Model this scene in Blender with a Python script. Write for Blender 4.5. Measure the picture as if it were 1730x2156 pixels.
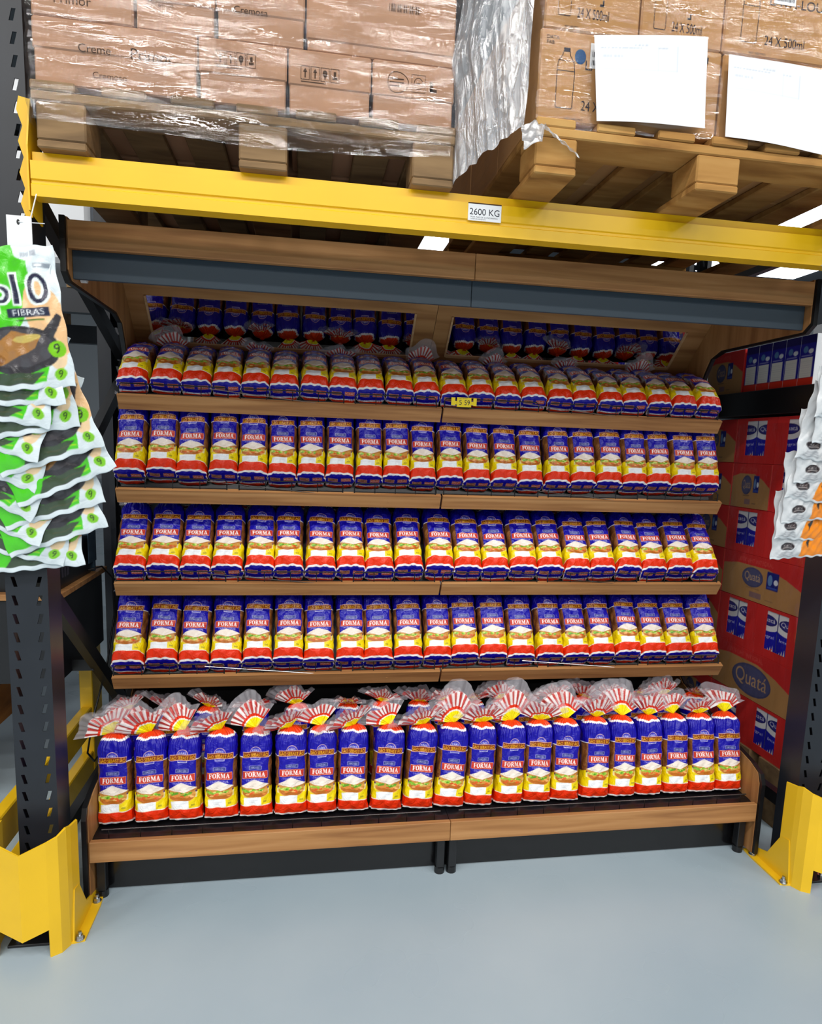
import bpy, bmesh, math, random
import numpy as np
from mathutils import Vector, Matrix, Euler

for o in list(bpy.data.objects): bpy.data.objects.remove(o)
SC = bpy.context.scene
COL = SC.collection
rnd = random.Random(7)

# ------------------------------------------------------------------ camera
CAM = (0.65495, -1.82293, 1.39952); YAW, PIT, ROLL = 0.163026, -0.142496, 0.034865
FPX, PPX, PPY, IW, IH = 1383.447, 867.475, 1140.82, 1730, 2156
cyw, syw, cp, sp = math.cos(YAW), math.sin(YAW), math.cos(PIT), math.sin(PIT)
fw = Vector((syw*cp, cyw*cp, sp)); rt = Vector((cyw, -syw, 0)); up = rt.cross(fw)
rt2 = rt*math.cos(ROLL) + up*math.sin(ROLL); up2 = -rt*math.sin(ROLL) + up*math.cos(ROLL)
cd = bpy.data.cameras.new('camera'); cam = bpy.data.objects.new('camera', cd); COL.objects.link(cam)
M = Matrix.Identity(4)
for i in range(3):
    M[i][0], M[i][1], M[i][2], M[i][3] = rt2[i], up2[i], -fw[i], CAM[i]
cam.matrix_world = M
cd.sensor_width = 36; cd.sensor_fit = 'AUTO'; cd.lens = FPX/IH*36
cd.shift_x = -(PPX-IW/2)/IH; cd.shift_y = (PPY-IH/2)/IH
cd.clip_start = .05; cd.clip_end = 200
SC.camera = cam

# ------------------------------------------------------------------ light
SC.view_settings.view_transform = 'Standard'; SC.view_settings.look = 'None'
SC.view_settings.gamma = 1; SC.view_settings.use_curve_mapping = False
SC.view_settings.exposure = -0.12
w = bpy.data.worlds.new('store_light'); SC.world = w; w.use_nodes = True
w.node_tree.nodes['Background'].inputs[0].default_value = (.93, .96, 1, 1)
w.node_tree.nodes['Background'].inputs[1].default_value = .18
def area(name, loc, sx, sy, watts, col=(1, .98, .95), rot=(0, 0, 0)):
    l = bpy.data.lights.new(name, 'AREA'); l.shape = 'RECTANGLE'; l.size = sx; l.size_y = sy
    l.energy = watts; l.color = col
    o = bpy.data.objects.new(name, l); o.location = loc; o.rotation_euler = rot; COL.objects.link(o)
    return o
# the store's ceiling lamps over the aisles behind the photographer: one even grid
for yy in (-3.4, -6.8, -10.2, -13.6):
    for xx in (-9.0, -6.2, -3.4, -.6, 2.2, 5.0, 7.8):
        area('ceiling_lamp_offscreen', (xx, yy, 6.3), 1.6, .35, 105)

# ------------------------------------------------------------------ helpers
def lin(c): return c/12.92 if c <= .04045 else ((c+.055)/1.055)**2.4
def hexc(h):
    h = h.lstrip('#'); return tuple(lin(int(h[i:i+2], 16)/255) for i in (0, 2, 4))
def hexs(h):
    h = h.lstrip('#'); return np.array([int(h[i:i+2], 16)/255 for i in (0, 2, 4)])
MAT = {}
def newmat(name):
    m = bpy.data.materials.new(name); m.use_nodes = True; MAT[name] = m
    return m, m.node_tree, m.node_tree.nodes['Principled BSDF']
def plain(name, col, rough=.5, metal=0, spec=.5, noise=0, nscale=30, bump=0, bscale=200):
    m, t, b = newmat(name)
    c = hexc(col)
    b.inputs['Base Color'].default_value = (*c, 1); b.inputs['Roughness'].default_value = rough
    b.inputs['Metallic'].default_value = metal; b.inputs['Specular IOR Level'].default_value = spec
    if noise:
        tc = t.nodes.new('ShaderNodeTexCoord'); n = t.nodes.new('ShaderNodeTexNoise')
        n.inputs['Scale'].default_value = nscale; n.inputs['Detail'].default_value = 4
        r = t.nodes.new('ShaderNodeValToRGB')
        r.color_ramp.elements[0].color = (*[v*(1-noise) for v in c], 1); r.color_ramp.elements[1].color = (*[min(1, v*(1+noise)) for v in c], 1)
        r.color_ramp.elements[0].position = .3; r.color_ramp.elements[1].position = .7
        t.links.new(tc.outputs['Object'], n.inputs['Vector']); t.links.new(n.outputs['Fac'], r.inputs['Fac'])
        t.links.new(r.outputs['Color'], b.inputs['Base Color'])
    if bump:
        n2 = t.nodes.new('ShaderNodeTexNoise'); n2.inputs['Scale'].default_value = bscale
        bp = t.nodes.new('ShaderNodeBump'); bp.inputs['Strength'].default_value = bump; bp.inputs['Distance'].default_value = .002
        tc2 = t.nodes.new('ShaderNodeTexCoord'); t.links.new(tc2.outputs['Object'], n2.inputs['Vector'])
        t.links.new(n2.outputs['Fac'], bp.inputs['Height']); t.links.new(bp.outputs['Normal'], b.inputs['Normal'])
    return m
def wood(name, dark, mid, light, scale=(1.2, 26, 26), rough=.5, spec=.3):
    m, t, b = newmat(name)
    tc = t.nodes.new('ShaderNodeTexCoord'); mp = t.nodes.new('ShaderNodeMapping'); mp.inputs['Scale'].default_value = scale
    n = t.nodes.new('ShaderNodeTexNoise'); n.inputs['Scale'].default_value = 1.6; n.inputs['Detail'].default_value = 7; n.inputs['Distortion'].default_value = .6
    r = t.nodes.new('ShaderNodeValToRGB'); e = r.color_ramp.elements
    e[0].position = .3; e[0].color = (*hexc(dark), 1); e[1].position = .72; e[1].color = (*hexc(light), 1)
    k = e.new(.5); k.color = (*hexc(mid), 1)
    t.links.new(tc.outputs['Object'], mp.inputs[0]); t.links.new(mp.outputs[0], n.inputs['Vector'])
    t.links.new(n.outputs['Fac'], r.inputs['Fac']); t.links.new(r.outputs['Color'], b.inputs['Base Color'])
    b.inputs['Roughness'].default_value = rough; b.inputs['Specular IOR Level'].default_value = spec
    return m
def colmat(name, rough=.3, spec=.5, bump=0, bscale=60, coat=0, alpha=False):
    """colour printed on the surface: read from the mesh's own colour attribute"""
    m, t, b = newmat(name)
    a = t.nodes.new('ShaderNodeVertexColor'); a.layer_name = 'Col'
    t.links.new(a.outputs['Color'], b.inputs['Base Color'])
    b.inputs['Roughness'].default_value = rough; b.inputs['Specular IOR Level'].default_value = spec
    b.inputs['Coat Weight'].default_value = coat; b.inputs['Coat Roughness'].default_value = .12
    if alpha: t.links.new(a.outputs['Alpha'], b.inputs['Alpha'])
    if bump:
        tc = t.nodes.new('ShaderNodeTexCoord'); n = t.nodes.new('ShaderNodeTexNoise'); n.inputs['Scale'].default_value = bscale
        n.inputs['Detail'].default_value = 3; n.inputs['Distortion'].default_value = 1.2
        bp = t.nodes.new('ShaderNodeBump'); bp.inputs['Strength'].default_value = bump; bp.inputs['Distance'].default_value = .006
        t.links.new(tc.outputs['Object'], n.inputs['Vector']); t.links.new(n.outputs['Fac'], bp.inputs['Height'])
        t.links.new(bp.outputs['Normal'], b.inputs['Normal'])
    return m
def filmmat(name, fac, white=.0, scale=(3, 3, 40), rough=.12, bstr=.8, tint=(1, 1, 1)):
    """stretch film: mostly clear, glossy, with streaky relief"""
    m, t, b = newmat(name); t.nodes.remove(b)
    out = [n for n in t.nodes if n.type == 'OUTPUT_MATERIAL'][0]
    tr = t.nodes.new('ShaderNodeBsdfTransparent'); tr.inputs[0].default_value = (*[.97*c for c in tint], 1)
    gl = t.nodes.new('ShaderNodeBsdfGlossy'); gl.inputs['Roughness'].default_value = rough
    df = t.nodes.new('ShaderNodeBsdfDiffuse'); df.inputs[0].default_value = (.8, .85, .9, 1)
    tc = t.nodes.new('ShaderNodeTexCoord'); mp = t.nodes.new('ShaderNodeMapping'); mp.inputs['Scale'].default_value = scale
    n = t.nodes.new('ShaderNodeTexNoise'); n.inputs['Scale'].default_value = 3; n.inputs['Detail'].default_value = 5; n.inputs['Distortion'].default_value = .8
    bp = t.nodes.new('ShaderNodeBump'); bp.inputs['Strength'].default_value = bstr; bp.inputs['Distance'].default_value = .02
    r = t.nodes.new('ShaderNodeMapRange'); r.inputs['From Min'].default_value = .35; r.inputs['From Max'].default_value = .7
    r.inputs['To Min'].default_value = fac*.4; r.inputs['To Max'].default_value = fac*1.6
    m1 = t.nodes.new('ShaderNodeMixShader'); m2 = t.nodes.new('ShaderNodeMixShader'); m2.inputs[0].default_value = white
    L = t.links.new
    L(tc.outputs['Object'], mp.inputs[0]); L(mp.outputs[0], n.inputs['Vector']); L(n.outputs['Fac'], bp.inputs['Height'])
    L(bp.outputs['Normal'], gl.inputs['Normal']); L(n.outputs['Fac'], r.inputs[0]); L(r.outputs[0], m1.inputs[0])
    L(tr.outputs[0], m2.inputs[1]); L(df.outputs[0], m2.inputs[2])
    L(m2.outputs[0], m1.inputs[1]); L(gl.outputs[0], m1.inputs[2]); L(m1.outputs[0], out.inputs['Surface'])
    return m
def emis(name, col, s):
    m, t, b = newmat(name); b.inputs['Base Color'].default_value = (*hexc(col), 1)
    b.inputs['Emission Color'].default_value = (*hexc(col), 1); b.inputs['Emission Strength'].default_value = s
    return m

plain('black_steel', '#17181b', .42, 0, .5, .15, 20)
plain('post_steel', '#1c2027', .38, 0, .5, .2, 6)
plain('black_trim', '#111113', .35, 0, .5)
plain('kick_black', '#141416', .18, 0, .5)
plain('wire_black', '#0c0c0e', .3, 0, .5)
plain('slate', '#3a4650', .55, 0, .3)
plain('yellow_paint', '#f0bd0c', .33, 0, .5, .05, 4)
plain('yellow_guard', '#efc01c', .4, 0, .5, .05, 5)
plain('zinc', '#b9bcc0', .3, 1, .5)
plain('white_plastic', '#eef1f3', .35)
plain('paper', '#f2f4f6', .8, 0, .2)
plain('grey_ink', '#b9bcc2', .9, 0, .1)
plain('dark_ink', '#3b3a44', .9, 0, .1)
plain('brown_ink', '#4f3b2c', .9, 0, .1)
plain('blue_ink', '#28527e', .8, 0, .1)
plain('red_card', '#d8302e', .45, 0, .4, .06, 8)
plain('kraft', '#ba8c5b', .75, 0, .15, .08, 9)
plain('kraft_pink', '#b98f72', .75, 0, .15, .08, 9)
plain('ceiling_paint', '#6d6f72', .8)
plain('wall_paint', '#cfd6da', .8)
plain('screen_glass', '#3f5566', .15)
plain('cable_black', '#0d0d0f', .4)
plain('tag_yellow', '#e2c80c', .6)
plain('carton_white', '#f2f3f5', .35)
wood('lip_wood', '#8c5f38', '#a87849', '#ba8b5a')
wood('lip_edge', '#b58c62', '#c49b70', '#cfa980')
wood('head_wood', '#8c5f38', '#a87849', '#ba8b5a')
wood('panel_wood', '#8c5f38', '#a87849', '#ba8b5a', (14, 14, 1.0))
wood('back_wood', '#8c5f38', '#a87849', '#ba8b5a', (1.0, 14, 14))
wood('pallet_wood', '#8b6236', '#ad8048', '#c49a5e', (2, 9, 9), .8, .1)
wood('pallet_grey', '#6c5741', '#8a6f50', '#a38560', (2, 9, 9), .8, .1)
wood('crate_wood', '#6a431f', '#8a5b2e', '#a5733e', (9, 1.5, 9), .7, .2)
colmat('bag_print', .33, .3, .75, 42, .12)
colmat('pouch_print', .24, .5, .3, 40, .3)
colmat('card_print', .5, .3)
colmat('flat_print', .6, .2)
colmat('ruffle_film', .2, .5, .5, 90, .2, True)
filmmat('stretch_film', .11, .01, (1.3, 1.3, 11), .04, .45)
filmmat('clear_film', .09, .005, (1.3, 1.3, 11), .04, .45)
filmmat('loose_film', .34, .34, (18, 18, 5), .16, 1.0)
filmmat('cap_film', .3, .42, (9, 9, 9), .18, .5)
filmmat('milk_film', .07, 0, (6, 6, 2), .1, .6)
emis('skylight', '#eaf3ff', 7)
m, t, b = newmat('mirror_glass'); b.inputs['Base Color'].default_value = (.93, .94, .95, 1); b.inputs['Metallic'].default_value = 1; b.inputs['Roughness'].default_value = .01
# polished epoxy floor
m, t, b = newmat('floor_epoxy')
tc = t.nodes.new('ShaderNodeTexCoord'); n = t.nodes.new('ShaderNodeTexNoise'); n.inputs['Scale'].default_value = 1.1; n.inputs['Detail'].default_value = 5
r = t.nodes.new('ShaderNodeValToRGB'); r.color_ramp.elements[0].position = .3; r.color_ramp.elements[1].position = .75
r.color_ramp.elements[0].color = (*hexc('#9aacb7'), 1); r.color_ramp.elements[1].color = (*hexc('#adbbc3'), 1)
n2 = t.nodes.new('ShaderNodeTexNoise'); n2.inputs['Scale'].default_value = 2.2; n2.inputs['Detail'].default_value = 3
mr = t.nodes.new('ShaderNodeMapRange'); mr.inputs['To Min'].default_value = .16; mr.inputs['To Max'].default_value = .42
t.links.new(tc.outputs['Object'], n.inputs['Vector']); t.links.new(tc.outputs['Object'], n2.inputs['Vector'])
t.links.new(n.outputs['Fac'], r.inputs['Fac'])
t.links.new(r.outputs['Color'], b.inputs['Base Color'])
t.links.new(n2.outputs['Fac'], mr.inputs[0]); t.links.new(mr.outputs[0], b.inputs['Roughness'])

class MB:
    def __init__(s): s.v = []; s.f = []
    def add(s, vs, fs):
        k = len(s.v); s.v += [tuple(p) for p in vs]; s.f += [tuple(i+k for i in f) for f in fs]; return s
    def box(s, x0, x1, y0, y1, z0, z1, c=0):
        if c <= 0:
            return s.add([(x0,y0,z0),(x1,y0,z0),(x1,y1,z0),(x0,y1,z0),(x0,y0,z1),(x1,y0,z1),(x1,y1,z1),(x0,y1,z1)],
                         [(3,2,1,0),(4,5,6,7),(0,1,5,4),(1,2,6,5),(2,3,7,6),(3,0,4,7)])
        bm = bmesh.new(); bmesh.ops.create_cube(bm, size=1)
        for v in bm.verts: v.co = Vector(((x0+x1)/2+v.co.x*(x1-x0), (y0+y1)/2+v.co.y*(y1-y0), (z0+z1)/2+v.co.z*(z1-z0)))
        bmesh.ops.bevel(bm, geom=bm.edges[:], offset=c, segments=1, affect='EDGES', profile=.5)
        bm.verts.index_update()
        s.add([v.co[:] for v in bm.verts], [[v.index for v in f.verts] for f in bm.faces]); bm.free(); return s
    def prism(s, poly, axis, a0, a1):
        """poly: 2-D outline; axis 'x': (y,z), 'y': (x,z), 'z': (x,y)"""
        n = len(poly)
        def P(p, a): return {'x': (a, p[0], p[1]), 'y': (p[0], a, p[1]), 'z': (p[0], p[1], a)}[axis]
        vs = [P(p, a0) for p in poly]+[P(p, a1) for p in poly]
        bm = bmesh.new(); bv = [bm.verts.new(v) for v in vs]
        bm.faces.new(bv[:n]); bm.faces.new(bv[n:][::-1])
        for i in range(n): bm.faces.new((bv[i], bv[i+n], bv[(i+1) % n+n], bv[(i+1) % n]))
        bmesh.ops.recalc_face_normals(bm, faces=bm.faces[:]); bmesh.ops.triangulate(bm, faces=[f for f in bm.faces if len(f.verts) > 4])
        bm.verts.index_update()
        s.add([v.co[:] for v in bm.verts], [[v.index for v in f.verts] for f in bm.faces]); bm.free(); return s
    def tube(s, pts, r, n=6, cap=True):
        pts = [Vector(p) for p in pts]; rings = []
        for i, p in enumerate(pts):
            d = (pts[min(i+1, len(pts)-1)]-pts[max(i-1, 0)]).normalized()
            a = d.orthogonal().normalized() if i == 0 else (a-d*a.dot(d)).normalized()
            b2 = d.cross(a); rings.append([p+(a*math.cos(2*math.pi*k/n)+b2*math.sin(2*math.pi*k/n))*r for k in range(n)])
        vs = [q for ring in rings for q in ring]; fs = []
        for i in range(len(pts)-1):
            for k in range(n): fs.append((i*n+k, i*n+(k+1) % n, (i+1)*n+(k+1) % n, (i+1)*n+k))
        if cap: fs += [tuple(range(n))[::-1], tuple((len(pts)-1)*n+k for k in range(n))]
        return s.add(vs, fs)
    def beam(s, p, q, w, h):
        """rectangular bar between two points, w across, h upright"""
        p, q = Vector(p), Vector(q); d = (q-p).normalized(); a = d.cross(Vector((0, 0, 1)))
        a = a.normalized() if a.length > 1e-4 else Vector((1, 0, 0)); b2 = a.cross(d).normalized()
        vs = [c+a*(w/2*i)+b2*(h/2*j) for c in (p, q) for i, j in ((-1,-1),(1,-1),(1,1),(-1,1))]
        return s.add(vs, [(0,1,2,3),(7,6,5,4),(0,4,5,1),(1,5,6,2),(2,6,7,3),(3,7,4,0)])
    def build(s, name, mat, parent=None, loc=None, smooth=False):
        o0 = Vector(loc) if loc is not None else (parent_base(parent) if parent else Vector((0,0,0)))
        me = bpy.data.meshes.new(name); me.from_pydata([tuple(Vector(v)-o0) for v in s.v], [], s.f); me.update()
        return link(name, me, mat, parent, smooth, None if parent else o0)
BASE = {}
def parent_base(p):
    return BASE.get(p.name, Vector((0,0,0)))
def link(name, me, mat, parent=None, smooth=False, loc=None):
    o = bpy.data.objects.new(name, me); COL.objects.link(o)
    if mat: me.materials.append(MAT[mat])
    if smooth: me.polygons.foreach_set('use_smooth', [True]*len(me.polygons))
    if parent: o.parent = parent; BASE[o.name] = parent_base(parent)
    if loc is not None: o.location = loc; BASE[o.name] = Vector(loc)
    return o
def tag(o, label=None, cat=None, group=None, kind=None):
    if label: o['label'] = label
    if cat: o['category'] = cat
    if group: o['group'] = group
    if kind: o['kind'] = kind
    return o
def thing(name, loc, label, cat, group=None):
    e = bpy.data.objects.new(name, None); e.empty_display_size = .05; COL.objects.link(e); e.location = loc; BASE[e.name] = Vector(loc)
    return tag(e, label, cat, group)

# ---- printed colour: a small canvas that is sampled into mesh colour attributes
TXT = {}
def glyphs(body):
    if body not in TXT:
        c = bpy.data.curves.new('txt', 'FONT'); c.body = body; c.size = 1
        o = bpy.data.objects.new('txt', c); COL.objects.link(o)
        bpy.context.view_layer.update()
        me = o.evaluated_get(bpy.context.evaluated_depsgraph_get()).to_mesh()
        me.calc_loop_triangles()
        v = np.array([p.co[:2] for p in me.vertices]); t = np.array([list(x.vertices) for x in me.loop_triangles])
        o.evaluated_get(bpy.context.evaluated_depsgraph_get()).to_mesh_clear()
        bpy.data.objects.remove(o); bpy.data.curves.remove(c)
        v -= v.min(0); TXT[body] = (v, t)
    return TXT[body]
class Canvas:
    """x in [x0,x1], y in [y0,y1] metres; y upward"""
    def __init__(s, x0, x1, y0, y1, res, bg):
        s.x0, s.y0, s.res = x0, y0, res; s.w = int(math.ceil((x1-x0)/res)); s.h = int(math.ceil((y1-y0)/res))
        s.a = np.zeros((s.h, s.w, 4)); s.a[..., :3] = hexs(bg); s.a[..., 3] = 1
    def win(s, x0, x1, y0, y1):
        i0 = max(0, int((x0-s.x0)/s.res)); i1 = min(s.w, int((x1-s.x0)/s.res)+2)
        j0 = max(0, int((y0-s.y0)/s.res)); j1 = min(s.h, int((y1-s.y0)/s.res)+2)
        X, Y = np.meshgrid(s.x0+(np.arange(i0, max(i0, i1))+.5)*s.res, s.y0+(np.arange(j0, max(j0, j1))+.5)*s.res)
        return (slice(j0, max(j0, j1)), slice(i0, max(i0, i1))), X, Y
    def put(s, sl, m, col, al=1.0):
        if m.size: s.a[sl][m] = [*(s.a[sl][m][:, :3]*(1-al)+hexs(col)*al).T, np.ones(m.sum())] if False else np.c_[s.a[sl][m][:, :3]*(1-al)+hexs(col)*al, np.ones(int(m.sum()))]
    def rect(s, x0, x1, y0, y1, col, al=1.0):
        sl, X, Y = s.win(x0, x1, y0, y1); s.put(sl, (X >= x0)&(X < x1)&(Y >= y0)&(Y < y1), col, al)
    def ell(s, cx, cy, rx, ry, col, al=1.0, rot=0):
        R = max(rx, ry); sl, X, Y = s.win(cx-R, cx+R, cy-R, cy+R); c, q = math.cos(rot), math.sin(rot)
        u = ((X-cx)*c+(Y-cy)*q)/rx; v = (-(X-cx)*q+(Y-cy)*c)/ry; s.put(sl, u*u+v*v <= 1, col, al)
    def poly(s, p, col, al=1.0):
        p = np.array(p); sl, X, Y = s.win(p[:, 0].min(), p[:, 0].max(), p[:, 1].min(), p[:, 1].max()); m = np.zeros(X.shape, bool)
        for i in range(len(p)):
            (ax, ay), (bx, by) = p[i], p[(i+1) % len(p)]
            if ay == by: continue
            m ^= ((ay > Y) != (by > Y)) & (X < (bx-ax)*(Y-ay)/(by-ay)+ax)
        s.put(sl, m, col, al)
    def text(s, body, cx, cy, h, col, w=None, rot=0, arc=0):
        v, t = glyphs(body); v = v.copy(); sc = h/v[:, 1].max(); sx = (w/v[:, 0].max()) if w else sc
        v = (v-[v[:, 0].max()/2, v[:, 1].max()/2])*[sx, sc]
        if arc: v[:, 1] -= arc*v[:, 0]**2
        c, q = math.cos(rot), math.sin(rot); v = v@np.array([[c, q], [-q, c]])+[cx, cy]
        for tri in t: s.poly(v[tri], col)
    def sample(s, x, y):
        """3x3 average"""
        i = ((np.asarray(x)-s.x0)/s.res).astype(int); j = ((np.asarray(y)-s.y0)/s.res).astype(int); o = 0
        for di in (-1, 0, 1):
            for dj in (-1, 0, 1): o = o+s.a[np.clip(j+dj, 0, s.h-1), np.clip(i+di, 0, s.w-1)]
        return o/9
def setcol(me, rgba):
    rgba = np.asarray(rgba, float).copy(); c = rgba[:, :3]; rgba[:, :3] = np.where(c <= .04045, c/12.92, ((c+.055)/1.055)**2.4)
    at = me.color_attributes.new('Col', 'FLOAT_COLOR', 'POINT'); at.data.foreach_set('color', rgba.astype('f').ravel())
def gridfaces(nr, nc, wrap=False, k=0):
    f = []
    for i in range(nr-1):
        for j in range(nc if wrap else nc-1):
            a, b2 = i*nc+j, i*nc+(j+1) % nc; f.append((k+a, k+b2, k+b2+nc, k+a+nc))
    return f
def meshfrom(name, v, f, rgba=None, smooth=True):
    me = bpy.data.meshes.new(name); me.from_pydata([tuple(map(float, p)) for p in v], [], f); me.update()
    if rgba is not None: setcol(me, rgba)
    if smooth: me.polygons.foreach_set('use_smooth', [True]*len(me.polygons))
    return me
def printed_sheet(name, cv, w, h, nx, ny, depth=None):
    """flat printed face in XZ (facing -Y), w x h, origin at its lower left"""
    X, Z = np.meshgrid(np.linspace(0, w, nx), np.linspace(0, h, ny)); X, Z = X.ravel(), Z.ravel()
    Y = np.zeros_like(X) if depth is None else depth(X/w, Z/h)
    return meshfrom(name, np.c_[X, Y, Z], gridfaces(ny, nx), cv.sample(cv.x0+X, cv.y0+Z))
def textmesh(items):
    """items: (text, x, z, height, width or None) laid out in XZ facing -Y at y=0"""
    mb = MB()
    for body, x, z, h, *o in items:
        v, t = glyphs(body); sc = h/v[:, 1].max(); sx = (o[0]/v[:, 0].max()) if o and o[0] else sc
        mb.add([(x+p[0]*sx, 0, z+p[1]*sc) for p in v], [tuple(int(i) for i in q) for q in t])
    return mb
def move(mb, f):
    mb.v = [tuple(f(*p)) for p in mb.v]; return mb

# ------------------------------------------------------------------ the setting
fl = MB(); fl.add([(-16,-14,0),(20,-14,0),(20,22,0),(-16,22,0)], [(0,1,2,3)]); tag(fl.build('floor', 'floor_epoxy'), 'polished pale blue-grey epoxy floor', kind='structure')
ce = MB(); ce.box(-16, 20, -14, 22, 6.6, 6.7); tag(ce.build('ceiling', 'ceiling_paint'), 'grey warehouse ceiling', kind='structure')
wb = MB(); wb.box(-16, 20, 21.8, 22, 0, 6.6); tag(wb.build('wall_back', 'wall_paint'), 'pale far wall of the store', kind='structure')
for i, (x, y, a, b2) in enumerate([(-4.05, 11.5, .5, .9), (3.85, 15.2, .5, .9), (10.5, 11.6, 1.1, .6), (12.0, 15.4, 2.4, .6)]):
    s = MB(); s.box(x-a, x+a, y-b2, y+b2, 6.56, 6.598); tag(s.build('window_%d' % (i+1), 'skylight'), 'bright skylight panel in the ceiling', kind='structure')

# ------------------------------------------------------------------ pallet rack
PITCH = .05; ZT = 2.367
def slotted(mb, x0, x1, y, th, cols, zb, zt, lean):
    """plate in XZ with two columns of slanted slots"""
    xs = [x0]
    for c in cols: xs += [c-.014, c+.014]
    xs += [x1]
    for i in range(0, len(xs)-1, 2): mb.box(xs[i], xs[i+1], y, y+th, zb, zt)
    for ci, c in enumerate(cols):
        k0 = int(math.floor((ZT-zt)/PITCH)); k1 = int((ZT-zb)/PITCH)
        a, b2 = c-.014, c+.014
        prev = zt
        for k in range(k0, k1+1):
            zc = ZT-k*PITCH; t_, l_ = min(zt, zc+.025), max(zb, zc-.025)
            if zc+.016 > zt or zc-.016 < zb: continue
            if k == k0 or t_ < prev-1e-6: pass
            s = lean[ci]*.0035; q = .0048; h = .0135
            hole = [(c-q-s, zc-h), (c+q-s, zc-h), (c+q+s, zc+h), (c-q+s, zc+h)]; out = [(a, l_), (b2, l_), (b2, t_), (a, t_)]
            vs = [(p[0], y, p[1]) for p in out+hole]+[(p[0], y+th, p[1]) for p in out+hole]
            fs = []
            for i in range(4):
                j = (i+1) % 4
                fs += [(i, j, 4+j, 4+i), (8+j, 8+i, 12+i, 12+j), (4+i, 4+j, 12+j, 12+i)]
            mb.add(vs, fs)
def frame(x0, x1, label, braces):
    cx = (x0+x1)/2; t = thing('rack_upright_frame', (cx, 0, 0), label, 'rack frame', 'black pallet rack frames')
    zt = ZT+.025+PITCH*16; zb = ZT+.025-PITCH*46
    for yy, s in ((0, 1), (1.04, -1)):
        p = MB(); slotted(p, x0, x1, yy, .003*s, (cx-.03, cx+.03), zb, zt, (-1, 1))
        p.box(x0, x1, min(yy, yy+.003*s), max(yy, yy+.003*s), .008, zb)
        for xx in (x0, x1-.003):
            p.box(xx, xx+.003, min(yy+.003*s, yy+.09*s), max(yy+.003*s, yy+.09*s), .008, zt)
        for xa, xb in ((x0+.003, x0+.02), (x1-.02, x1-.003)):
            p.box(xa, xb, min(yy+.087*s, yy+.09*s), max(yy+.087*s, yy+.09*s), .008, zt)
        p.build('post', 'post_steel', t)
        b = MB(); b.box(cx-.075, cx+.075, yy-.05*s if s > 0 else yy-.11, yy+.11*s if s > 0 else yy+.05, 0, .008, .001)
        bp = b.build('base_plate', 'black_steel', t)
        for dx in (-.05, .05):
            k = MB(); k.tube([(cx+dx, yy-.03*s, .008), (cx+dx, yy-.03*s, .016)], .011, 6); k.tube([(cx+dx, yy-.03*s, .016), (cx+dx, yy-.03*s, .032)], .005, 8)
            k.build('anchor_bolt', 'zinc', bp)
    for za, zc in braces:
        b = MB(); b.beam((cx, .07, za), (cx, .97, zc), .03, .045); b.build('brace', 'black_steel', t)
    return t
frame(-.115, -.012, 'black slotted rack upright frame behind the hanging tortilla pouches', ((.2, .2), (1.02, .25), (1.08, 1.62), (2.06, 1.72), (2.12, 2.7), (2.75, 2.75)))
frame(2.29, 2.393, 'black slotted rack upright frame beside the stacked milk cases', ((.2, .2), (2.12, 2.12), (2.2, 2.75)))

def beamx(name, y, s, label, conn=True):
    """stepped box beam along X; s=-1 faces the aisle"""
    t = thing(name, (1.14, y, 1.957), label, 'rack beam', 'yellow pallet rack beams')
    pr = [(0, 1.957), (.045*s, 1.957), (.045*s, 1.984), (.041*s, 1.987), (.041*s, 1.993), (.045*s, 1.996), (.045*s, 2.036), (.030*s, 2.040), (.030*s, 2.060), (0, 2.060)]
    b = MB(); b.prism([(y+a, z) for a, z in pr], 'x', .008, 2.27); b.build('beam_body', 'yellow_paint', t)
    for x0, d in ((-.004, -1), (2.272, 1)):
        f = -.001 if s < 0 else 0
        yy = y
        outl = [(x0+d*.002, 1.92), (x0-d*.004+d*0, 2.185), (x0+d*.022, 2.19), (x0+d*.028, 2.16), (x0+d*.016, 2.125), (x0+d*.027, 2.09), (x0+d*.016, 2.055), (x0+d*.027, 2.02), (x0+d*.016, 1.985), (x0+d*.027, 1.95), (x0+d*.016, 1.917)]
        c = MB(); c.prism(outl, 'y', -.007 if s < 0 else 1.047, -.003 if s < 0 else 1.043)
        c.prism([(-.045 if s < 0 else 1.085, 1.925), (.03 if s < 0 else 1.01, 1.91), (.03 if s < 0 else 1.01, 2.12), (-.02 if s < 0 else 1.06, 2.18), (-.045 if s < 0 else 1.085, 2.07)], 'x', x0+.004 if d < 0 else x0-.008, x0+.008 if d < 0 else x0-.004)
        c.build('end_connector', 'yellow_paint', t)
    return t
bf = beamx('rack_beam', -.002, -1, 'yellow rack beam carrying the 2600 KG load sign above the bread display')
beamx('rack_beam', 1.042, 1, 'plain yellow rack beam at the rear of the bay under the pallets')
lb = MB(); lb.box(1.064, 1.153, -.0495, -.0472, 1.992, 2.033); ls = lb.build('load_sign', 'paper', bf); tag(ls, 'white load sign reading 2600 KG')
tm = textmesh([('2600 KG', 1.068, 2.006, .016, .080), ('POR PAR DE LONGARINA', 1.071, 1.999, .0035, .073), ('UNIFORMEMENTE', 1.071, 1.9945, .0028, .04)])
move(tm, lambda x, y, z: (x, -.0497, z)).build('sign_lettering', 'dark_ink', ls)
db = MB(); db.box(1.064, 1.153, -.0497, -.0472, 2.033, 2.036); db.build('sign_edge', 'brown_ink', ls)

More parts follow.
